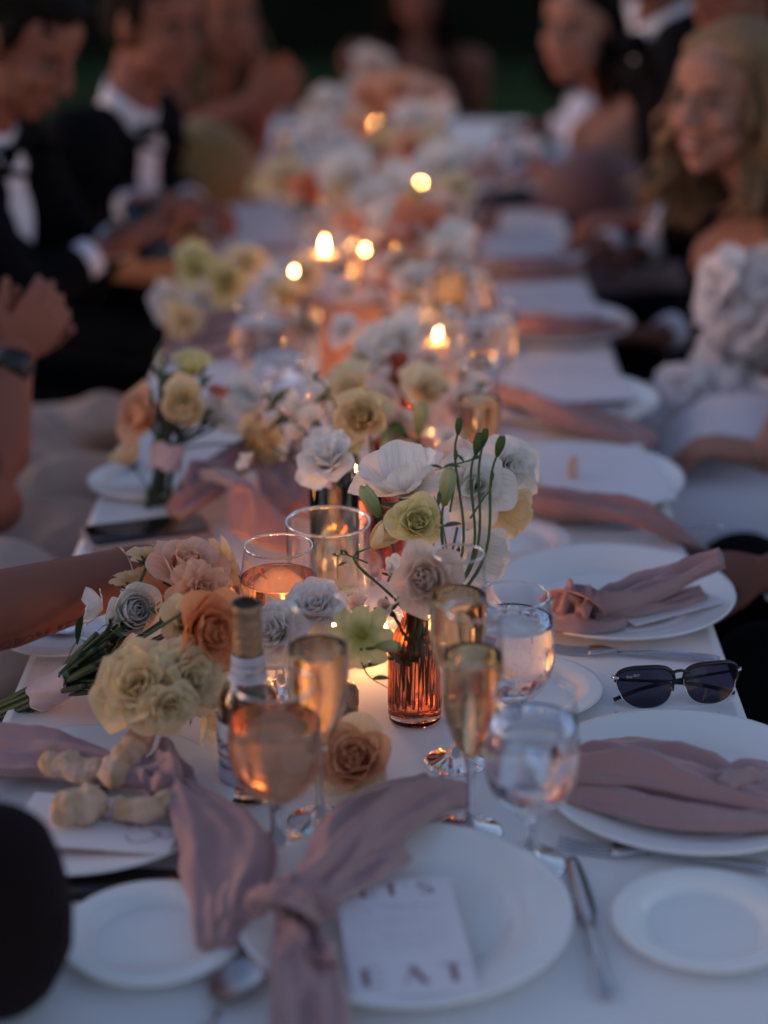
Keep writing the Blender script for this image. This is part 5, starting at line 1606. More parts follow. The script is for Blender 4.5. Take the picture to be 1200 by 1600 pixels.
# ------------------------------------------------------------------ phone
c = [tab(x, y, .010) for x, y in ((148, 820), (300, 795), (322, 832), (140, 855))]
cc = sum(c, Vector()) / 4; e = (c[2] - c[3]).normalized()
ph = thing('phone', 'smartphone lying screen up at the left table edge behind the forearm', 'phone', (cc.x, cc.y, TZ + .0045), math.atan2(e.y, e.x))
def rrect(g, hx_, hy_, r, z0, z1):
    o_ = []
    for (cx, cy_, a0) in ((hx_ - r, hy_ - r, 0), (-hx_ + r, hy_ - r, 90), (-hx_ + r, -hy_ + r, 180), (hx_ - r, -hy_ + r, 270)):
        for k in range(6): a = R(a0 + 18 * k); o_.append((cx + r * math.cos(a), cy_ + r * math.sin(a)))
    n = len(o_)
    g.add([(x, y, z0) for x, y in o_] + [(x, y, z1) for x, y in o_], [tuple(reversed(range(n))), tuple(range(n, 2 * n))] + [(i, (i + 1) % n, n + (i + 1) % n, n + i) for i in range(n)])
g = MB(); rrect(g, .078, .039, .011, -.004, .0036); g.build('case', basic('phone_case', (.28, .27, .3), rough=.4), ph)
g = MB(); rrect(g, .0735, .0350, .008, .0037, .0041); g.build('screen', basic('phone_screen', (.006, .006, .008), rough=.04), ph)

# ------------------------------------------------------------------ copper menu stand, amber cocktail, black clutch
c0, c1 = tab(503, 622), tab(596, 618)
ms = thing('menu_stand', 'peach coloured upright table card in a metal frame in the middle of the table', 'table card', ((c0.x + c1.x) / 2, c0.y, TZ), 0)
wd = (c1.x - c0.x) / 2; hh = .145
ms_m = basic('peach_card', (.62, .27, .17), rough=.35, var=.05)
g = MB(); g.box((0, 0, hh / 2 + .004), (wd, .0012, hh / 2)); g.build('sheet', ms_m, ms, smooth=False)
fr_m = basic('copper_frame', (.7, .36, .24), rough=.2, metal=1)
g = MB(); g.tube([(-wd, 0, .003), (-wd, 0, hh + .006), (wd, 0, hh + .006), (wd, 0, .003), (-wd, 0, .003)], .0018, 8); g.build('frame', fr_m, ms)
g = MB(); g.box((0, 0, .002), (wd * .8, .024, .002)); g.build('foot', fr_m, ms, smooth=False)
p = tab(752, 372)
t = thing('cocktail_glass', 'short glass of amber cocktail on the right before the black clutch', 'glass', (p.x, p.y, TZ + .0006))
r, h = .040, .085
g = MB(); g.lathe([(.0004, .0004), (r * .8, .0004), (r * .9, .01), (r, h), (r - .0016, h), (r * .9 - .0016, .012), (.0004, .011)], 40); g.build('glass_wall', glass, t)
wh = glass_mat('whisky', (.95, .5, .12), ior=1.34)
g = MB(); g.lathe([(.0004, .0116), (r * .9 - .002, .0126), (r * .96 - .002, .055), (.0004, .055)], 36); g.build('liquid', wh, t)
p = tab(790, 322)
t = thing('clutch_bag', 'small black clutch bag behind the amber cocktail', 'bag', (p.x, p.y, TZ + .0006), R(25))
g = MB(); rrect(g, .055, .030, .012, 0, .035); g.build('bag_body', basic('black_leather', (.012, .011, .012), rough=.4, bump=.4), t)
g = MB(); g.ell((0, -.031, .028), (.008, .003, .005)); g.build('clasp', chrome, t)

# a flat black slab filling the dark gap between the left plates, and crumbs by the sunglasses
c = tab(205, 1384, .004)
t = thing('phone', 'flat black slab lying between the two plates at the front left', 'phone', (c.x, c.y, TZ + .0045), R(-3))
g = MB(); rrect(g, .075, .022, .008, -.004, .004); g.build('case', black, t)
for i, (px, py) in enumerate(((981, 1127), (1123, 1114))):
    g = MB(); g.ell((0, 0, .0008), (.0012, .0009, .0008), None, 6, 5)
    o = g.build('crumb', bread_m, loc=tab(px, py)); tag(o, ['reddish crumb on the cloth left below the sunglasses', 'tiny crumb on the cloth below the right lens of the sunglasses'][i], 'crumb')
# ================================================================== GUESTS
def limb(mb, pts, rad, n=14):
    """tapered limb with rounded joints"""
    mb.tube(pts, rad, n)
    for p, r in zip(pts, rad): mb.ell(p, r, None, n, 8)

def hand(mb, wrist, d, nrm, side, curl=.5, s=1.0, spread=.0):
    """palm, four bent fingers and a thumb; d points along the fingers, nrm out of the palm, side=+1 puts the thumb on d x nrm"""
    d = Vector(d).normalized(); nrm = (Vector(nrm) - d * Vector(nrm).dot(d)).normalized(); ac = d.cross(nrm) * side
    w = Vector(wrist)
    M = Matrix((ac, d, nrm)).transposed()
    mb.ell(w + d * .045 * s, (.039 * s, .052 * s, .015 * s), M, 14, 10)
    mb.ell(w + d * .028 * s + ac * .020 * s + nrm * .004 * s, (.019 * s, .032 * s, .015 * s), M, 10, 8)
    for i, L in enumerate((.072, .080, .074, .058)):
        off = (.0315 - .021 * i)
        b = w + d * (.080 - .004 * abs(i - 1.2)) * s + ac * off * s
        dd = (d + ac * spread * (1.5 - i) * .25).normalized()
        pts = [b - dd * .02 * s, b]; r = [.0090 * s, .0088 * s]
        for k, f in enumerate((.44, .32, .24)):
            a = curl * (.55 + .5 * k) * (1 + .12 * i)
            dd = (Matrix.Rotation(a, 3, ac * side) @ dd) if False else (dd * math.cos(a) + nrm * math.sin(a) * (1 if True else 0)).normalized()
            b = b + dd * L * f * s; pts.append(b); r.append((.0082 - .0008 * k) * s)
        limb(mb, pts, r, 10)
    td = (ac * .75 + d * .6 + nrm * .35).normalized()
    b = w + d * .022 * s + ac * .026 * s
    td2 = (td * .6 + d * .6 + nrm * .3 * curl).normalized()
    limb(mb, [b, b + td * .034 * s, b + td * .034 * s + td2 * .030 * s, b + td * .034 * s + td2 * .052 * s], [.0125 * s, .0110 * s, .0095 * s, .0080 * s], 10)

def head_prims(mb, c, f, up=None, s=1.0):
    f = Vector(f).normalized(); u = Vector(up) if up is not None else UP
    u = (u - f * u.dot(f)).normalized(); r = f.cross(u)
    M = Matrix((r, f, u)).transposed()
    def p(x, y, z): return Vector(c) + M @ Vector((x, y, z)) * s
    E = lambda q, rr: mb.ell(p(*q), tuple(a * s for a in rr), M, 18, 12)
    E((0, -.012, .030), (.074, .094, .084))
    E((0, .022, -.018), (.060, .070, .082))
    E((0, .040, -.070), (.046, .050, .040))
    E((0, .068, -.096), (.022, .020, .017))
    E((0, .076, .030), (.050, .020, .012))
    E((0, .070, .052), (.048, .026, .030))
    for q in (-1, 1):
        E((q * .036, .066, -.026), (.024, .024, .022))
        E((q * .044, .030, -.062), (.018, .036, .026))
        E((q * .077, -.005, -.006), (.007, .018, .031))
        E((q * .012, .100, -.030), (.009, .010, .008))
    mb.tube([p(0, .088, .022), p(0, .100, .002), p(0, .113, -.026)], [.008 * s, .010 * s, .012 * s], 10)
    mb.ell(p(0, .112, -.027), .0125 * s, None, 10, 8)
    E((0, .088, -.058), (.024, .012, .010))
    return M, p
def face_parts(t, M, p, origin, s, brow, smile=False):
    O = Vector(origin)
    for q in (-1, 1):
        g = MB(); g.ell(p(q * .031, .082, .006) - O, (.014 * s, .009 * s, .0085 * s), M, 12, 8); e = g.build('eye', eye_m, t)
        g = MB(); g.ell(p(q * .031, .0885, .005) - O, (.0062 * s, .004 * s, .0062 * s), M, 10, 6); g.build('iris', iris_m, e)
        g = MB(); g.tube([p(q * .014, .0925, .024) - O, p(q * .032, .0925, .030) - O, p(q * .050, .079, .024) - O], [.002 * s, .0028 * s, .0015 * s], 8); g.build('eyebrow', brow, t)
    w_ = .026 if smile else .021
    g = MB(); g.tube([p(-w_, .084, -.056 + (.006 if smile else 0)) - O, p(-w_ * .5, .098, -.0585) - O, p(0, .101, -.0575) - O, p(w_ * .5, .098, -.0585) - O, p(w_, .084, -.056 + (.006 if smile else 0)) - O], [.0015, .0035, .004, .0035, .0015], 8)
    g.tube([p(-w_, .084, -.057 + (.005 if smile else 0)) - O, p(-w_ * .5, .096, -.0700 - (.006 if smile else 0)) - O, p(0, .099, -.0720 - (.006 if smile else 0)) - O, p(w_ * .5, .096, -.0700 - (.006 if smile else 0)) - O, p(w_, .084, -.057 + (.005 if smile else 0)) - O], [.0015, .004, .0045, .004, .0015], 8)
    g.build('lips', lips_m, t)
    if smile:
        g = MB(); g.ell(p(0, .0935, -.0640) - O, (.015, .005, .0045), M, 14, 6); g.build('teeth', tooth_m, t)
def short_hair(t, M, p, origin, s, mat, seed=1):
    mb = MB(); c = lambda q, rr: mb.ell(p(*q), tuple(a * s for a in rr), M, 18, 12)
    c((0, -.028, .052), (.080, .092, .078)); c((0, -.045, .010), (.078, .072, .070)); c((0, .040, .098), (.058, .046, .028))
    c((-.030, .060, .094), (.034, .026, .020)); c((.020, .062, .096), (.036, .026, .022))
    for q in (-1, 1): c((q * .070, .010, .030), (.012, .022, .034)); c((q * .068, -.030, -.020), (.012, .034, .030))
    r_ = random.Random(seed)
    for k in range(40):
        a = r_.uniform(-1, 1); b = r_.uniform(-1, 1)
        q = p(a * .06, b * .07 - .02, .11 - .05 * (a * a + b * b) * .8)
        mb.tube([q, q + (p(0, .03, .006) - p(0, 0, 0)) + M @ Vector((r_.uniform(-.01, .01), 0, r_.uniform(-.004, .008)))], [.006, .003], 6)
    return solid(mb, .005, 'hair', mat, t, origin, 2)
def long_hair(t, M, p, origin, s, mat, length=.32, vol=1.0, seed=3, front=.6, wav=.020):
    O = Vector(origin); mb = MB(); c = lambda q, rr: mb.ell(p(*q), tuple(a * s for a in rr), M, 18, 12)
    c((0, -.026, .050), (.083, .092, .078)); c((0, -.050, -.01), (.082, .068, .085))
    for q in (-1, 1): c((q * .036, .004, .074), (.046, .050, .034)); c((q * .074, -.02, .02), (.012, .030, .050))
    h = solid(mb, .006, 'hair', mat, t, origin, 3)
    g = MB(); r_ = random.Random(seed)
    for k in range(34):
        q = -1 if k % 2 else 1
        y0 = r_.uniform(-.085, .045 * front); x0 = q * (.050 + .026 * r_.random()) if y0 > -.05 else r_.uniform(-.07, .07)
        L0 = length * r_.uniform(.8, 1.1); ph = r_.uniform(0, 6.3); ph2 = ph + r_.uniform(.8, 1.8)
        ox, oy = x0 * .30 * vol, (y0 * .3 + .010) * vol
        for m_ in range(13):
            dx, dy = r_.gauss(0, .007), r_.gauss(0, .007)
            x, y = x0 + dx, y0 + dy; L = L0 * r_.uniform(.9, 1.08)
            pts = [p(x * .55, y * .9, .098 - abs(x0) * .2), p(x * .95, y, .055), p(x * 1.16, y, 0.0)]
            for j in range(1, 13):
                f = j / 12
                fl_ = .5 + .9 * f
                pts.append(p(x * 1.16 + ox * f + dx * f * .8 + wav * math.sin(ph + 8.5 * f) * fl_ * min(1, f * 4), y + oy * f + dy * f * .8 + wav * math.cos(ph2 + 8.5 * f) * fl_ * min(1, f * 4), 0.0) + Vector((0, 0, -L * f)))
            g.tube([a - O for a in pts], [.002, .0035, .0042] + [.0044 * (1 - .8 * (j / 12) ** 2) for j in range(1, 13)], 5)
    g.build('hair_locks', mat, h)
    return h

def person(label, hip, neck, head, fdir, bdir, arms, outfit='tux', hair=('short', None), skinm=None, vox=.006, cloth_vox=.009, scale=1.0, knees=None, smile=False, cloth=None, sleeves=True, head_up=None, legs=True, shw=.175, cuffs=True, front=True):
    skinm = skinm or skin
    hip, neck, head = Vector(hip), Vector(neck), Vector(head)
    t = thing('person', label, 'person', tuple(hip), 0, 'wedding guests at the table')
    b = Vector((bdir[0], bdir[1], 0)).normalized(); rt = b.cross(UP)
    sp = (neck - hip).normalized()
    chest = hip.lerp(neck, .66); belly = hip.lerp(neck, .30)
    fr = (b - sp * b.dot(sp)).normalized(); rt2 = fr.cross(sp)
    MT = Matrix((rt2, fr, sp)).transposed()
    mb = MB()
    mb.ell(hip, (.165, .115, .11), MT, 20, 12); mb.ell(belly, (.135, .100, .15), MT, 20, 12); mb.ell(chest, (.155, .108, .165), MT, 20, 12)
    mb.ell(neck - sp * .055, (.145, .065, .055), MT, 18, 10)
    limb(mb, [neck - sp * .05, neck + sp * .01, head - UP * .04 - Vector(fdir).normalized() * .02], [.062, .052, .052])
    M, p = head_prims(mb, head, fdir, head_up, 1.0)
    cm = MB()
    if outfit in ('tux', 'shirt', 'sleeve'):
        gr = .020
        cm.ell(belly, (.135 + gr, .100 + gr, .20), MT, 20, 12); cm.ell(chest, (.158 + gr, .112 + gr, .165), MT, 20, 12)
        cm.ell(neck - sp * .065, (.150 + gr, .070 + gr, .055), MT, 18, 10); cm.ell(hip, (.175, .130, .12), MT, 20, 12)
    elif outfit == 'dress':
        cm.ell(belly, (.145, .112, .17), MT, 20, 12); cm.ell(chest - sp * .015, (.164, .120, .125), MT, 20, 12); cm.ell(hip, (.18, .135, .13), MT, 20, 12)
        for q in (-1, 1): cm.ell(chest + rt2 * q * .065 + fr * .085 - sp * .0, (.062, .055, .062), MT, 14, 10)
    knees = knees or [hip + b * .44 + rt * q * .13 + Vector((0, 0, .02)) for q in (1, -1)]
    if legs:
        for q, kn in zip((1, -1), knees):
            kn = Vector(kn); h0 = hip + rt * q * .09; an = Vector((kn.x, kn.y, 0.10)) - b * .04
            limb(mb, [h0, h0.lerp(kn, .5), kn, kn.lerp(an, .4), an], [.086, .078, .058, .052, .036])
            mb.ell(an + b * .07 + Vector((0, 0, -.055)), (.042, .115, .035), Matrix((rt, b, UP)).transposed(), 14, 8)
            if outfit in ('tux', 'shirt', 'sleeve'):
                cm.tube([h0, h0.lerp(kn, .5), kn, kn.lerp(an, .4), an], [.108, .098, .078, .070, .062], 16); cm.ell(kn, .079, None, 14, 10)
            elif outfit == 'dress':
                cm.tube([h0, h0.lerp(kn, .5), kn, kn.lerp(an, .5), an], [.13, .13, .12, .13, .15], 16); cm.ell(kn, .12, None, 14, 10)
    cuff_list = []
    for q, a in zip((1, -1), arms):
        sh = neck - sp * .065 + rt2 * q * shw
        if a is None:
            el = sh + rt * q * .06 - UP * .27 + b * .06; wr = el + b * .20 - rt * q * .10 + UP * .0
            a = dict(e=el, w=wr, d=b - rt * q * .3, n=-UP, curl=.5)
        el, wr = Vector(a['e']), Vector(a['w'])
        limb(mb, [neck - sp * .055 + rt2 * q * .10, sh, sh.lerp(el, .5), el, el.lerp(wr, .35), wr], [.055, .056, .046, .038, a.get('fr', .039), a.get('wr', .026)])
        d = Vector(a.get('d', wr - el)).normalized()
        hand(mb, wr, d, a.get('n', -UP), q * a.get('side', 1), a.get('curl', .5), a.get('s', 1.0))
        if outfit in ('tux', 'shirt', 'sleeve') and sleeves:
            we = wr - (wr - el).normalized() * .035
            cm.tube([neck - sp * .06 + rt2 * q * .08, sh, sh.lerp(el, .5), el, el.lerp(we, .5), we], [.074, .079, .068, .060, .050, .040], 16)
            cm.ell(el, (a.get('sl', .061), a.get('sl', .061), a.get('sl', .061) * (1.4 if 'sl' in a else 1)), None, 14, 8); cm.ell(sh, .080, None, 14, 8)
            if cuffs: cuff_list.append((we - (wr - el).normalized() * .01, wr - (wr - el).normalized() * .008))
    solid(mb, vox, 'body', skinm, t, hip, 4)
    t_face = t
    hm = hair[1] or hair_dk
    face_parts(t, M, p, hip, 1.0, hm if hm is not hair_bl else hair_br, smile)
    if hair[0] == 'short': short_hair(t, M, p, hip, 1.0, hm, len(label))
    elif hair[0] == 'long': long_hair(t, M, p, hip, 1.0, hm, *hair[2:])
    if outfit == 'sleeve': cm.v = [tuple(Vector(v) * 1.0 + Vector((1, .4, .3)) * .014 * noise.noise(Vector(v) * 13)) for v in cm.v]
    cmat = cloth or (tux if outfit == 'tux' else shirt_m)
    nm = {'tux': 'jacket_and_trousers', 'shirt': 'shirt', 'sleeve': 'jacket_and_trousers', 'dress': 'dress'}[outfit]
    jk = solid(cm, cloth_vox, nm, cmat, t, hip, 3)
    for a_, b_ in cuff_list:
        g = MB(); dv = (b_ - a_); g.tube([a_ - hip, a_ + dv * .3 - hip, b_ - hip, b_ + dv.normalized() * .001 - hip], [.032, .0335, .0325, .027], 18); g.build('cuff', shirt_m, t)
    if outfit in ('tux', 'sleeve'):
        bv = BVHTree.FromObject(jk, bpy.context.evaluated_depsgraph_get()) if False else BVHTree.FromPolygons([v.co for v in jk.data.vertices], [tuple(f.vertices) for f in jk.data.polygons])
        # shirt front: a V between the lapels, laid on the jacket
        nL = neck - hip
        rows = []; nj, ni = 22, 9; L = (neck - belly).length * .98
        for j in range(nj if front else 0):
            s_ = j / (nj - 1); hw = .052 * (1 - s_) ** .8 + .012
            for i in range(ni):
                u = -1 + 2 * i / (ni - 1)
                o0 = nL + rt2 * u * hw - sp * (.010 + s_ * L) + fr * .185
                h = bv.ray_cast(o0, -fr)
                q = h[0] if h[0] is not None else nL - sp * (.010 + s_ * L) + fr * (.055 + .07 * s_) + rt2 * u * hw
                rows.append(q + fr * (.006 - .002 * abs(u)))
        g = MB(); g.grid(rows, ni, nj) if front else g.ell(nL - sp * .03 + fr * .05, (.03, .03, .04)); o = g.build('shirt_front', shirt_m, t)
        md = o.modifiers.new('thick', 'SOLIDIFY'); md.thickness = .002
        nd = (head - UP * .04 - Vector(fdir).normalized() * .02 - neck).normalized()
        g = MB(); cx = neck - hip; rw = []
        for j, (hh_, r0) in enumerate(((-.022, .062), (.004, .060), (.030, .060), (.031, .057), (.0, .058))):
            for k in range(24):
                a = 2 * math.pi * k / 24; rw.append(cx + nd * hh_ + rt2 * r0 * math.cos(a) + fr * r0 * math.sin(a) * 1.02 - nd * (.012 * max(0, math.sin(a))))
        g.grid(rw, 24, 5, closeu=True); g.build('collar', shirt_m, t)
        c = cx + fr * .070 - sp * .006
        g = MB()
        for q in (-1, 1):
            g.tube([c, c + rt2 * q * .018, c + rt2 * q * .050], [.006, .012, .019], 8)
        g.ell(c + fr * .004, (.009, .008, .010), MT, 10, 8); bow_ = g.build('bow_tie', tux, t)
        # lapels
        for q in (-1, 1):
            rows = []
            for j in range(16):
                s_ = j / 15; hw0 = .052 * (1 - s_) ** .8 + .012; wd = .038 * math.sin(math.pi * min(1, .25 + s_ * .75)) + .004
                for i in range(4):
                    u = i / 3
                    o0 = nL + rt2 * q * (hw0 + wd * u) - sp * (.010 + s_ * L) + fr * .185
                    h = bv.ray_cast(o0, -fr); qq = h[0] if h[0] is not None else o0 - fr * .05
                    rows.append(qq + fr * .009)
            g = MB(); g.grid(rows, 4, 16); g.build('lapel', tux, t)
    return t, dict(b=b, rt=rt, sp=sp, fr=fr, chest=chest, MT=MT, neck=neck, hip=hip, head=head, M=M, p=p)

gold = cloth_mat('gold_satin', (.22, .13, .035), rough=.5, wrinkle=.6, wscale=10)
orange_s = cloth_mat('rust_dress', (.26, .10, .045), rough=.6, wrinkle=.6, wscale=10)
mauve = cloth_mat('mauve_sequins', (.17, .08, .08), rough=.5, wrinkle=.6, wscale=40, bump=.6, weave=300)
ivory = cloth_mat('ivory_tulle', (.62, .58, .64), wrinkle=.8, wscale=12)
burg = cloth_mat('burgundy_velvet', (.009, .0035, .005), rough=1, sheen=.0, wrinkle=1.0, wscale=25)
blackd = cloth_mat('black_dress', (.010, .010, .014), rough=.7)
greytulle = cloth_mat('grey_floral_tulle', (.40, .31, .27), wrinkle=.9, wscale=11, var=.45)
lilac = cloth_mat('lilac_cloth', (.30, .20, .34), wrinkle=.6, wscale=14)
def W(px, py, Y): return atY(px, py, Y)
# A: tuxedoed man nearest on the left
hd_ = W(30, 62, 3.30); nk = hd_ + Vector((-.085, .02, -.155))
person('dark haired man in a black tuxedo, head bowed over the phone in his hands', (-.92, 3.42, .52), nk, hd_, (.80, -.28, -.50), (1, -.12), [
    dict(e=W(40, 470, 3.18), w=W(150, 395, 3.28), d=(.8, .5, .12), n=(0, .4, 1), curl=.5),
    dict(e=W(130, 420, 3.60), w=W(185, 372, 3.46), d=(.9, -.2, .1), n=(0, -.4, 1), curl=.5)], 'tux', ('short', hair_dk), skin, .006)
p = W(232, 360, 3.42)
t = thing('mobile_phone', 'small dark phone held in the bowed man hands', 'phone', tuple(p), R(20))
g = MB(); rrect(g, .035, .070, .008, -.004, .004); o = g.build('case', black, t); o.rotation_euler = (R(35), 0, 0)
# B: second tuxedoed man
hd_ = W(238, 38, 3.95); nk = hd_ + Vector((-.055, .0, -.165))
person('second tuxedoed man along the left side, collar and black bow tie showing', (-.84, 4.02, .52), nk, hd_, (.80, -.55, -.14), (1, -.30), [
    dict(e=W(150, 330, 3.85), w=W(215, 322, 3.75), d=(.9, .1, .05), n=(0, .3, -1), curl=.6),
    dict(e=W(250, 300, 4.2), w=W(300, 318, 3.95), d=(.7, -.7, .0), n=(0, -.2, -1), curl=.6)], 'tux', ('short', hair_dk), skin, .006)
# C: woman with long blond hair
hd_ = W(345, 20, 4.70); nk = hd_ + Vector((-.03, .03, -.165))
_, q = person('woman with long blond hair in a rust and gold dress, hands raised', (-.70, 4.85, .52), nk, hd_, (.55, -.80, -.08), (.9, -.5), [
    dict(e=W(290, 215, 4.45), w=W(390, 165, 4.45), d=(.8, .1, .35), n=(0, .7, .2), curl=.4),
    dict(e=W(395, 230, 4.75), w=W(410, 150, 4.60), d=(.5, -.3, .5), n=(0, -.7, .2), curl=.4)], 'dress', ('long', hair_bl, .34, 1.0, 5, .2), skin, .0065, cloth=orange_s)
g = MB(); g.ell(W(310, 270, 4.35), (.14, .14, .12), None, 18, 12); g.ell(W(300, 300, 4.3), (.16, .14, .10), None, 18, 12)
sk = solid(g, .012, 'gold_overskirt', gold, bpy.data.objects[_.name], q['hip'], 4)
# D: woman in black at the far end
hd_ = W(652, -22, 5.95); nk = hd_ + Vector((0, .03, -.17))
person('woman in a sleeveless black dress seated at the far end of the table', (.02, 6.10, .50), nk, hd_, (0, -1, -.15), (0, -1), [
    dict(e=W(560, 190, 6.05), w=W(600, 215, 5.80), d=(.5, -.3, -.4), n=(0, 0, -1)),
    dict(e=W(742, 190, 6.05), w=W(700, 215, 5.80), d=(-.5, -.3, -.4), n=(0, 0, -1))], 'dress', ('long', hair_dk, .26, .9, 6, .1), skin_dk, .007, cloth=blackd)
# white shirted man beyond the mauve dress
hd_ = W(955, -75, 5.35); nk = hd_ + Vector((.03, .02, -.17))
person('man in a bright white shirt beyond the woman in the mauve dress', (.74, 5.20, .50), nk, hd_, (-.9, -.4, -.1), (-1, -.3), [
    dict(e=W(905, 260, 5.0), w=W(850, 250, 5.05), d=(-.8, .1, 0), n=(0, 0, -1)), None], 'shirt', ('short', hair_dk), skin_dk, .007, cloth=shirt_m)
# E: woman in mauve
hd_ = W(908, 42, 4.52); nk = hd_ + Vector((.085, .02, -.155))
_, q = person('dark haired woman in a strapless mauve sequin dress resting her bare arm on the table', (.66, 4.40, .52), nk, hd_, (-.62, -.78, -.05), (-.9, -.45), [
    dict(e=W(985, 250, 4.75), w=W(900, 262, 4.75), d=(-.9, 0, 0), n=(0, 0, -1)),
    dict(e=W(885, 292, 4.28), w=W(842, 262, 4.58), d=(-.3, .9, .1), n=(0, 0, -1), curl=.7)], 'dress', ('long', hair_dk, .16, .7, 7, .2), skin_lt, .0065, cloth=mauve, shw=.16)
g = MB(); g.ell(W(930, 330, 4.30), (.13, .14, .15), None, 18, 12); g.ell(W(890, 350, 4.30), (.12, .13, .10), None, 18, 12)
solid(g, .012, 'skirt', mauve, bpy.data.objects[_.name], q['hip'], 4)
# N: tuxedoed man between the mauve dress and the bride
hd_ = W(1030, -95, 4.02); nk = W(1035, 42, 4.02)
person('broad man in a black suit between the mauve dress and the bride', (.78, 3.92, .52), nk, hd_, (-.9, -.3, -.1), (-1, -.15), [
    dict(e=W(1120, 335, 4.0), w=W(1000, 398, 3.80), d=(-.95, -.1, .05), n=(0, 0, -1), curl=.5),
    dict(e=W(1140, 470, 3.55), w=W(1035, 525, 3.42), d=(-.95, .1, .05), n=(0, 0, -1), curl=.8)], 'tux', ('short', hair_dk), skin_dk, .006, front=False)
# P: man behind the bride
hd_ = W(1150, -50, 3.72); nk = hd_ + Vector((.03, .03, -.17))
person('man in a dark suit directly behind the bride, only his chin showing', (.98, 3.62, .54), nk, hd_, (-.8, -.55, -.05), (-1, -.2), [None, None], 'tux', ('short', hair_dk), skin, .007)
# G: bride
hd_ = W(1138, 152, 3.18); nk = hd_ + Vector((.075, .035, -.160))
bride, q = person('laughing bride with wavy blond hair and a white ruffled strapless gown', (.84, 3.02, .52), nk, hd_, (-.72, -.68, -.03), (-.85, -.5), [
    dict(e=W(1230, 560, 3.05), w=W(1175, 700, 2.75), d=(-.85, -.1, .05), n=(0, 0, -1), curl=.6),
    dict(e=W(1280, 600, 2.75), w=W(1200, 712, 2.60), d=(-.9, .25, .1), n=(0, 0, -1), curl=.6)], 'dress', ('long', hair_bl, .20, 1.8, 9, .7, .034), skin_lt, .0045, cloth=ivory, smile=True, shw=.165)
O = q['hip']
rnd = random.Random(12)
for i in range(34):
    u = rnd.uniform(-1.3, 1.3); v = rnd.uniform(-.75, .0)
    c = q['chest'] + q['rt'] * math.sin(u) * .165 + q['fr'] * math.cos(u) * .125 + q['sp'] * (v * .22 + .02)
    n_ = (q['rt'] * math.sin(u) + q['fr'] * math.cos(u) + UP * .2)
    o = link('ruffle', bloom_cached('liz', 'veil', 1, i % 3), bride)
    o.matrix_basis = Matrix.Translation(c - O) @ orient(n_, rnd.uniform(0, 6)).to_4x4() @ Matrix.Diagonal((.040, .040, .022, 1))
g = MB()
for (px, py, Y, r_) in ((1130, 610, 3.0, .16), (1060, 620, 3.05, .13), (1180, 650, 2.75, .16), (1135, 765, 2.6, .13)):
    c = W(px, py, Y); g.ell(c - Vector((0, 0, r_ * .55)), (r_, r_ * 1.15, r_ * .7), None, 18, 12)
c = W(1150, 700, 2.9); g.ell((c.x + .26, c.y + .12, .33), (.28, .32, .33), None, 24, 16)
g.v = [tuple(Vector(v) + Vector((1, 0, 0)) * .03 * noise.noise(Vector(v) * 9)) for v in g.v]
solid(g, .012, 'gown_skirt', ivory, bride, O, 3)
g = MB(); cx = W(1168, 190, 3.22); g.ell(cx - O, (.006, .006, .014), None, 8, 6); g.build('earring', chrome, bride)
for i in range(120):
    if i < 70: px, py, Y = rnd.uniform(1112, 1210), rnd.uniform(415, 560), rnd.uniform(2.92, 3.02)
    else: px, py, Y = rnd.uniform(1040, 1200), rnd.uniform(590, 690), rnd.uniform(2.86, 3.02)
    c = W(px, py, Y); o = link('ruffle', bloom_cached('liz', 'veil', 1, i % 3), bride)
    o.matrix_basis = Matrix.Translation(c - O) @ orient(Vector((-.5 + rnd.uniform(-.5, .5), -.6, rnd.uniform(.1, .9))), rnd.uniform(0, 6)).to_4x4() @ Matrix.Diagonal((rnd.uniform(.030, .05), rnd.uniform(.030, .05), .018, 1))
# H: hand with white cuff near the knotted napkin
hd_ = Vector((.95, 2.15, 1.24)); nk = hd_ + Vector((.06, 0, -.165))
person('man whose white cuffed hand rests by the raised tail of the knotted napkin', (.98, 2.3, .52), nk, hd_, (-.9, -.2, -.3), (-1, 0), [
    dict(e=W(1400, 990, 2.14), w=W(1208, 896, 2.14), d=(-.95, .1, .05), n=(0, .3, -1), curl=1.5, s=.85), None], 'tux', ('short', hair_dk), skin_dk, .0045, knees=[Vector((.47, 2.44, .60)), Vector((.45, 2.14, .60))])
# K: clapping woman in the floral gown
hd_ = Vector((-.95, 2.62, 1.22)); nk = hd_ + Vector((-.05, 0, -.165))
kk, q = person('woman in a grey floral tulle gown with tattooed hands clasped before her', (-1.0, 2.6, .52), nk, hd_, (.8, .5, -.1), (1, .2), [
    dict(e=W(-8, 790, 2.36), w=W(22, 556, 2.52), d=(.55, .15, .75), n=(-.1, 1, .0), curl=.95, s=.9),
    dict(e=W(-60, 640, 2.75), w=W(30, 545, 2.64), d=(.70, -.1, .65), n=(.1, -1, .1), curl=.75, s=.9)], 'dress', ('long', hair_br, .3, 1, 4, .1), skin, .0045, cloth=greytulle)
g = MB()
for (px, py, Y, r_) in ((40, 650, 2.95, .15), (130, 640, 3.05, .13), (60, 720, 2.75, .17), (150, 720, 2.75, .10), (40, 800, 2.45, .17), (110, 790, 2.45, .10), (0, 880, 2.2, .15), (190, 625, 3.0, .06)):
    c = W(px, py, Y); g.ell(c - Vector((r_ * .3, 0, r_ * .7)), (r_, r_ * 1.2, r_ * .75), None, 18, 12)
g.ell((-.78, 2.6, .32), (.24, .5, .34), None, 24, 16)
g.v = [tuple(Vector(v) + Vector((1, .3, 0)) * .07 * noise.noise(Vector(v) * 9) + UP * .03 * noise.noise(Vector(v) * 15)) for v in g.v]
solid(g, .012, 'gown_skirt', greytulle, kk, q['hip'], 3)
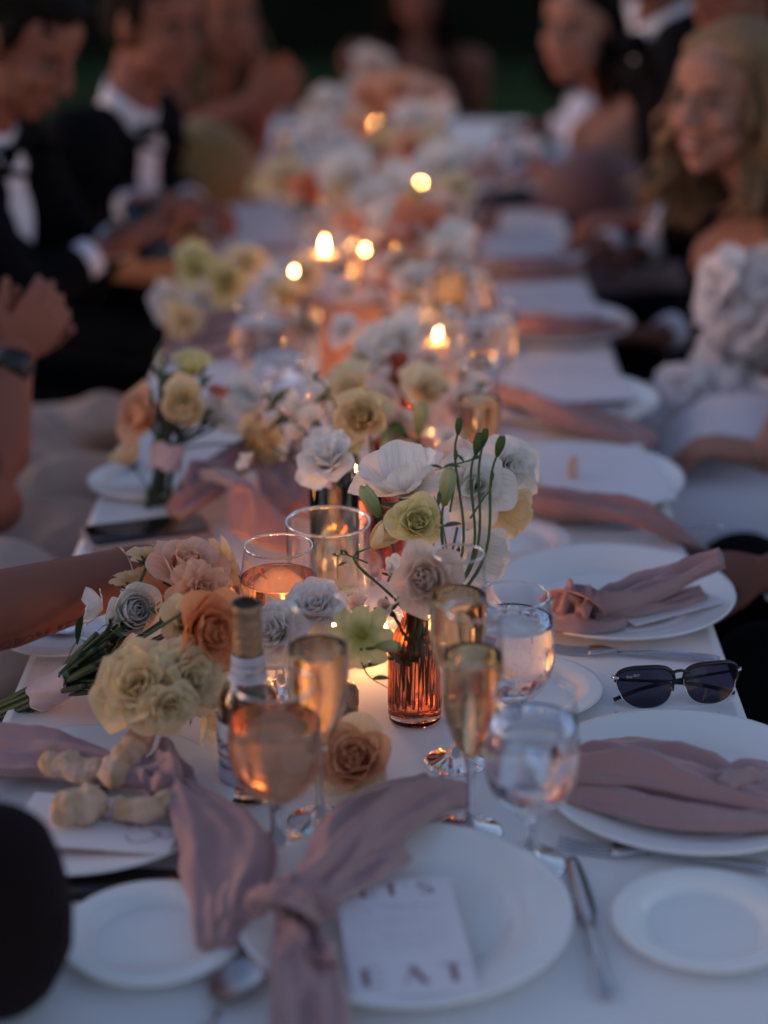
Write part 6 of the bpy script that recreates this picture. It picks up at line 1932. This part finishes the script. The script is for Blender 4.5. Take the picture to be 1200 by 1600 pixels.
g = MB(); a, b_ = W(12, 600, 2.50), W(16, 592, 2.50); g.tube([a - q['hip'], b_ - q['hip']], [.037, .036], 14); 
g = MB(); rr_ = Vector(W(22, 548, 2.52)); dv = (rr_ - Vector(W(-8, 790, 2.36))).normalized()
g.tube([rr_ - dv * .035 - q['hip'], rr_ - dv * .012 - q['hip']], [.031, .030], 16); g.build('watch_strap', black, kk)
g = MB(); g.ell(rr_ - dv * .022 - q['hip'] + Vector((.012, -.028, 0)), (.017, .006, .017), None, 14, 8); g.build('watch_face', black, kk)
# J: forearm with the tattoo reaching behind the bouquet
hd_ = Vector((-1.0, 1.92, 1.22)); nk = hd_ + Vector((-.04, 0, -.165))
wr, el = W(222, 892, 1.93), W(-110, 985, 1.80)
jj, q = person('woman whose tattooed forearm with a thin bracelet reaches behind the bouquet', (-1.05, 1.9, .52), nk, hd_, (.9, -.2, -.2), (1, -.1), [
    dict(e=el, w=wr, d=(.9, .25, -.06), n=(.1, -.2, -1), curl=.75, side=-1, fr=.043, wr=.030),
    None], 'dress', ('long', hair_br, .3, 1, 8, .1), skin, .0045, cloth=mauve)
O = q['hip']
ax = (wr - el).normalized(); sd = ax.cross(UP).normalized(); nn = sd.cross(ax)
def ring_pt(s, a, r): c = el.lerp(wr, s); return c + (sd * math.cos(a) + nn * math.sin(a)) * r - O
body = [c for c in jj.children if c.name.startswith('body')][0]
bv = BVHTree.FromPolygons([v.co for v in body.data.vertices], [tuple(f.vertices) for f in body.data.polygons])
def skin_pt(s, a, off=.0006):
    c = el.lerp(wr, s) - O; d = (sd * math.cos(a) + nn * math.sin(a))
    h = bv.ray_cast(c + d * .2, -d)
    return (h[0] if h[0] is not None else c + d * .03) + d * off
g = MB(); pts = [skin_pt(.90 + .012 * math.sin(a * 2 * math.pi / 40 * 1), 2 * math.pi * a / 40, .0010) for a in range(41)]
g.tube(pts, .0007, 6, cap=False); br = g.build('bracelet', basic('rose_gold', (.7, .42, .33), rough=.2, metal=1), jj)
g = MB(); g.tube([pts[33], pts[33] + Vector((.001, -.001, -.012))], .0010, 6); g.build('charm', MATS['rose_gold'], br)
# tattoo lettering on the inner side of the forearm
tat = basic('tattoo_ink', (.09, .05, .048), rough=.6)
cu = bpy.data.curves.new('t', 'FONT'); cu.body = 'ROBORE REDDAM'; cu.size = .0165; cu.offset = .0002; cu.space_character = 1.08
o = bpy.data.objects.new('t', cu); COL.objects.link(o)
dg = bpy.context.evaluated_depsgraph_get(); dg.update()
me = bpy.data.meshes.new_from_object(o.evaluated_get(dg)); bpy.data.objects.remove(o)
me.materials.clear(); me.materials.append(tat)
La = (wr - el).length
xs = [v.co.x for v in me.vertices]; x1_ = max(xs)
side_c = sd if (sd.dot(Vector((0, -1, 0))) > 0) else -sd
for v in me.vertices:
    s = .80 - (x1_ - v.co.x) / La
    hgt = v.co.y - .030
    c = el.lerp(wr, s) - O + nn * hgt
    h = bv.ray_cast(c + side_c * .2, -side_c)
    v.co = (h[0] if h[0] is not None else c + side_c * .02) + side_c * .0006
link('tattoo', me, jj)
# M: dark sleeve at the lower left
hd_ = Vector((-.72, 1.02, 1.26)); nk = hd_ + Vector((-.03, -.02, -.165))
person('person in a dark burgundy jacket at the lower left corner of the table', (-.86, 1.0, .50), nk, hd_, (.8, .4, -.3), (1, .1), [
    dict(e=W(-18, 1425, 1.26) , w=W(-330, 1560, 1.42), d=(-.4, .8, -.1), n=(0, 0, -1), sl=.066),
    None], 'sleeve', ('short', hair_dk), skin_dk, .008, cloth=burg)
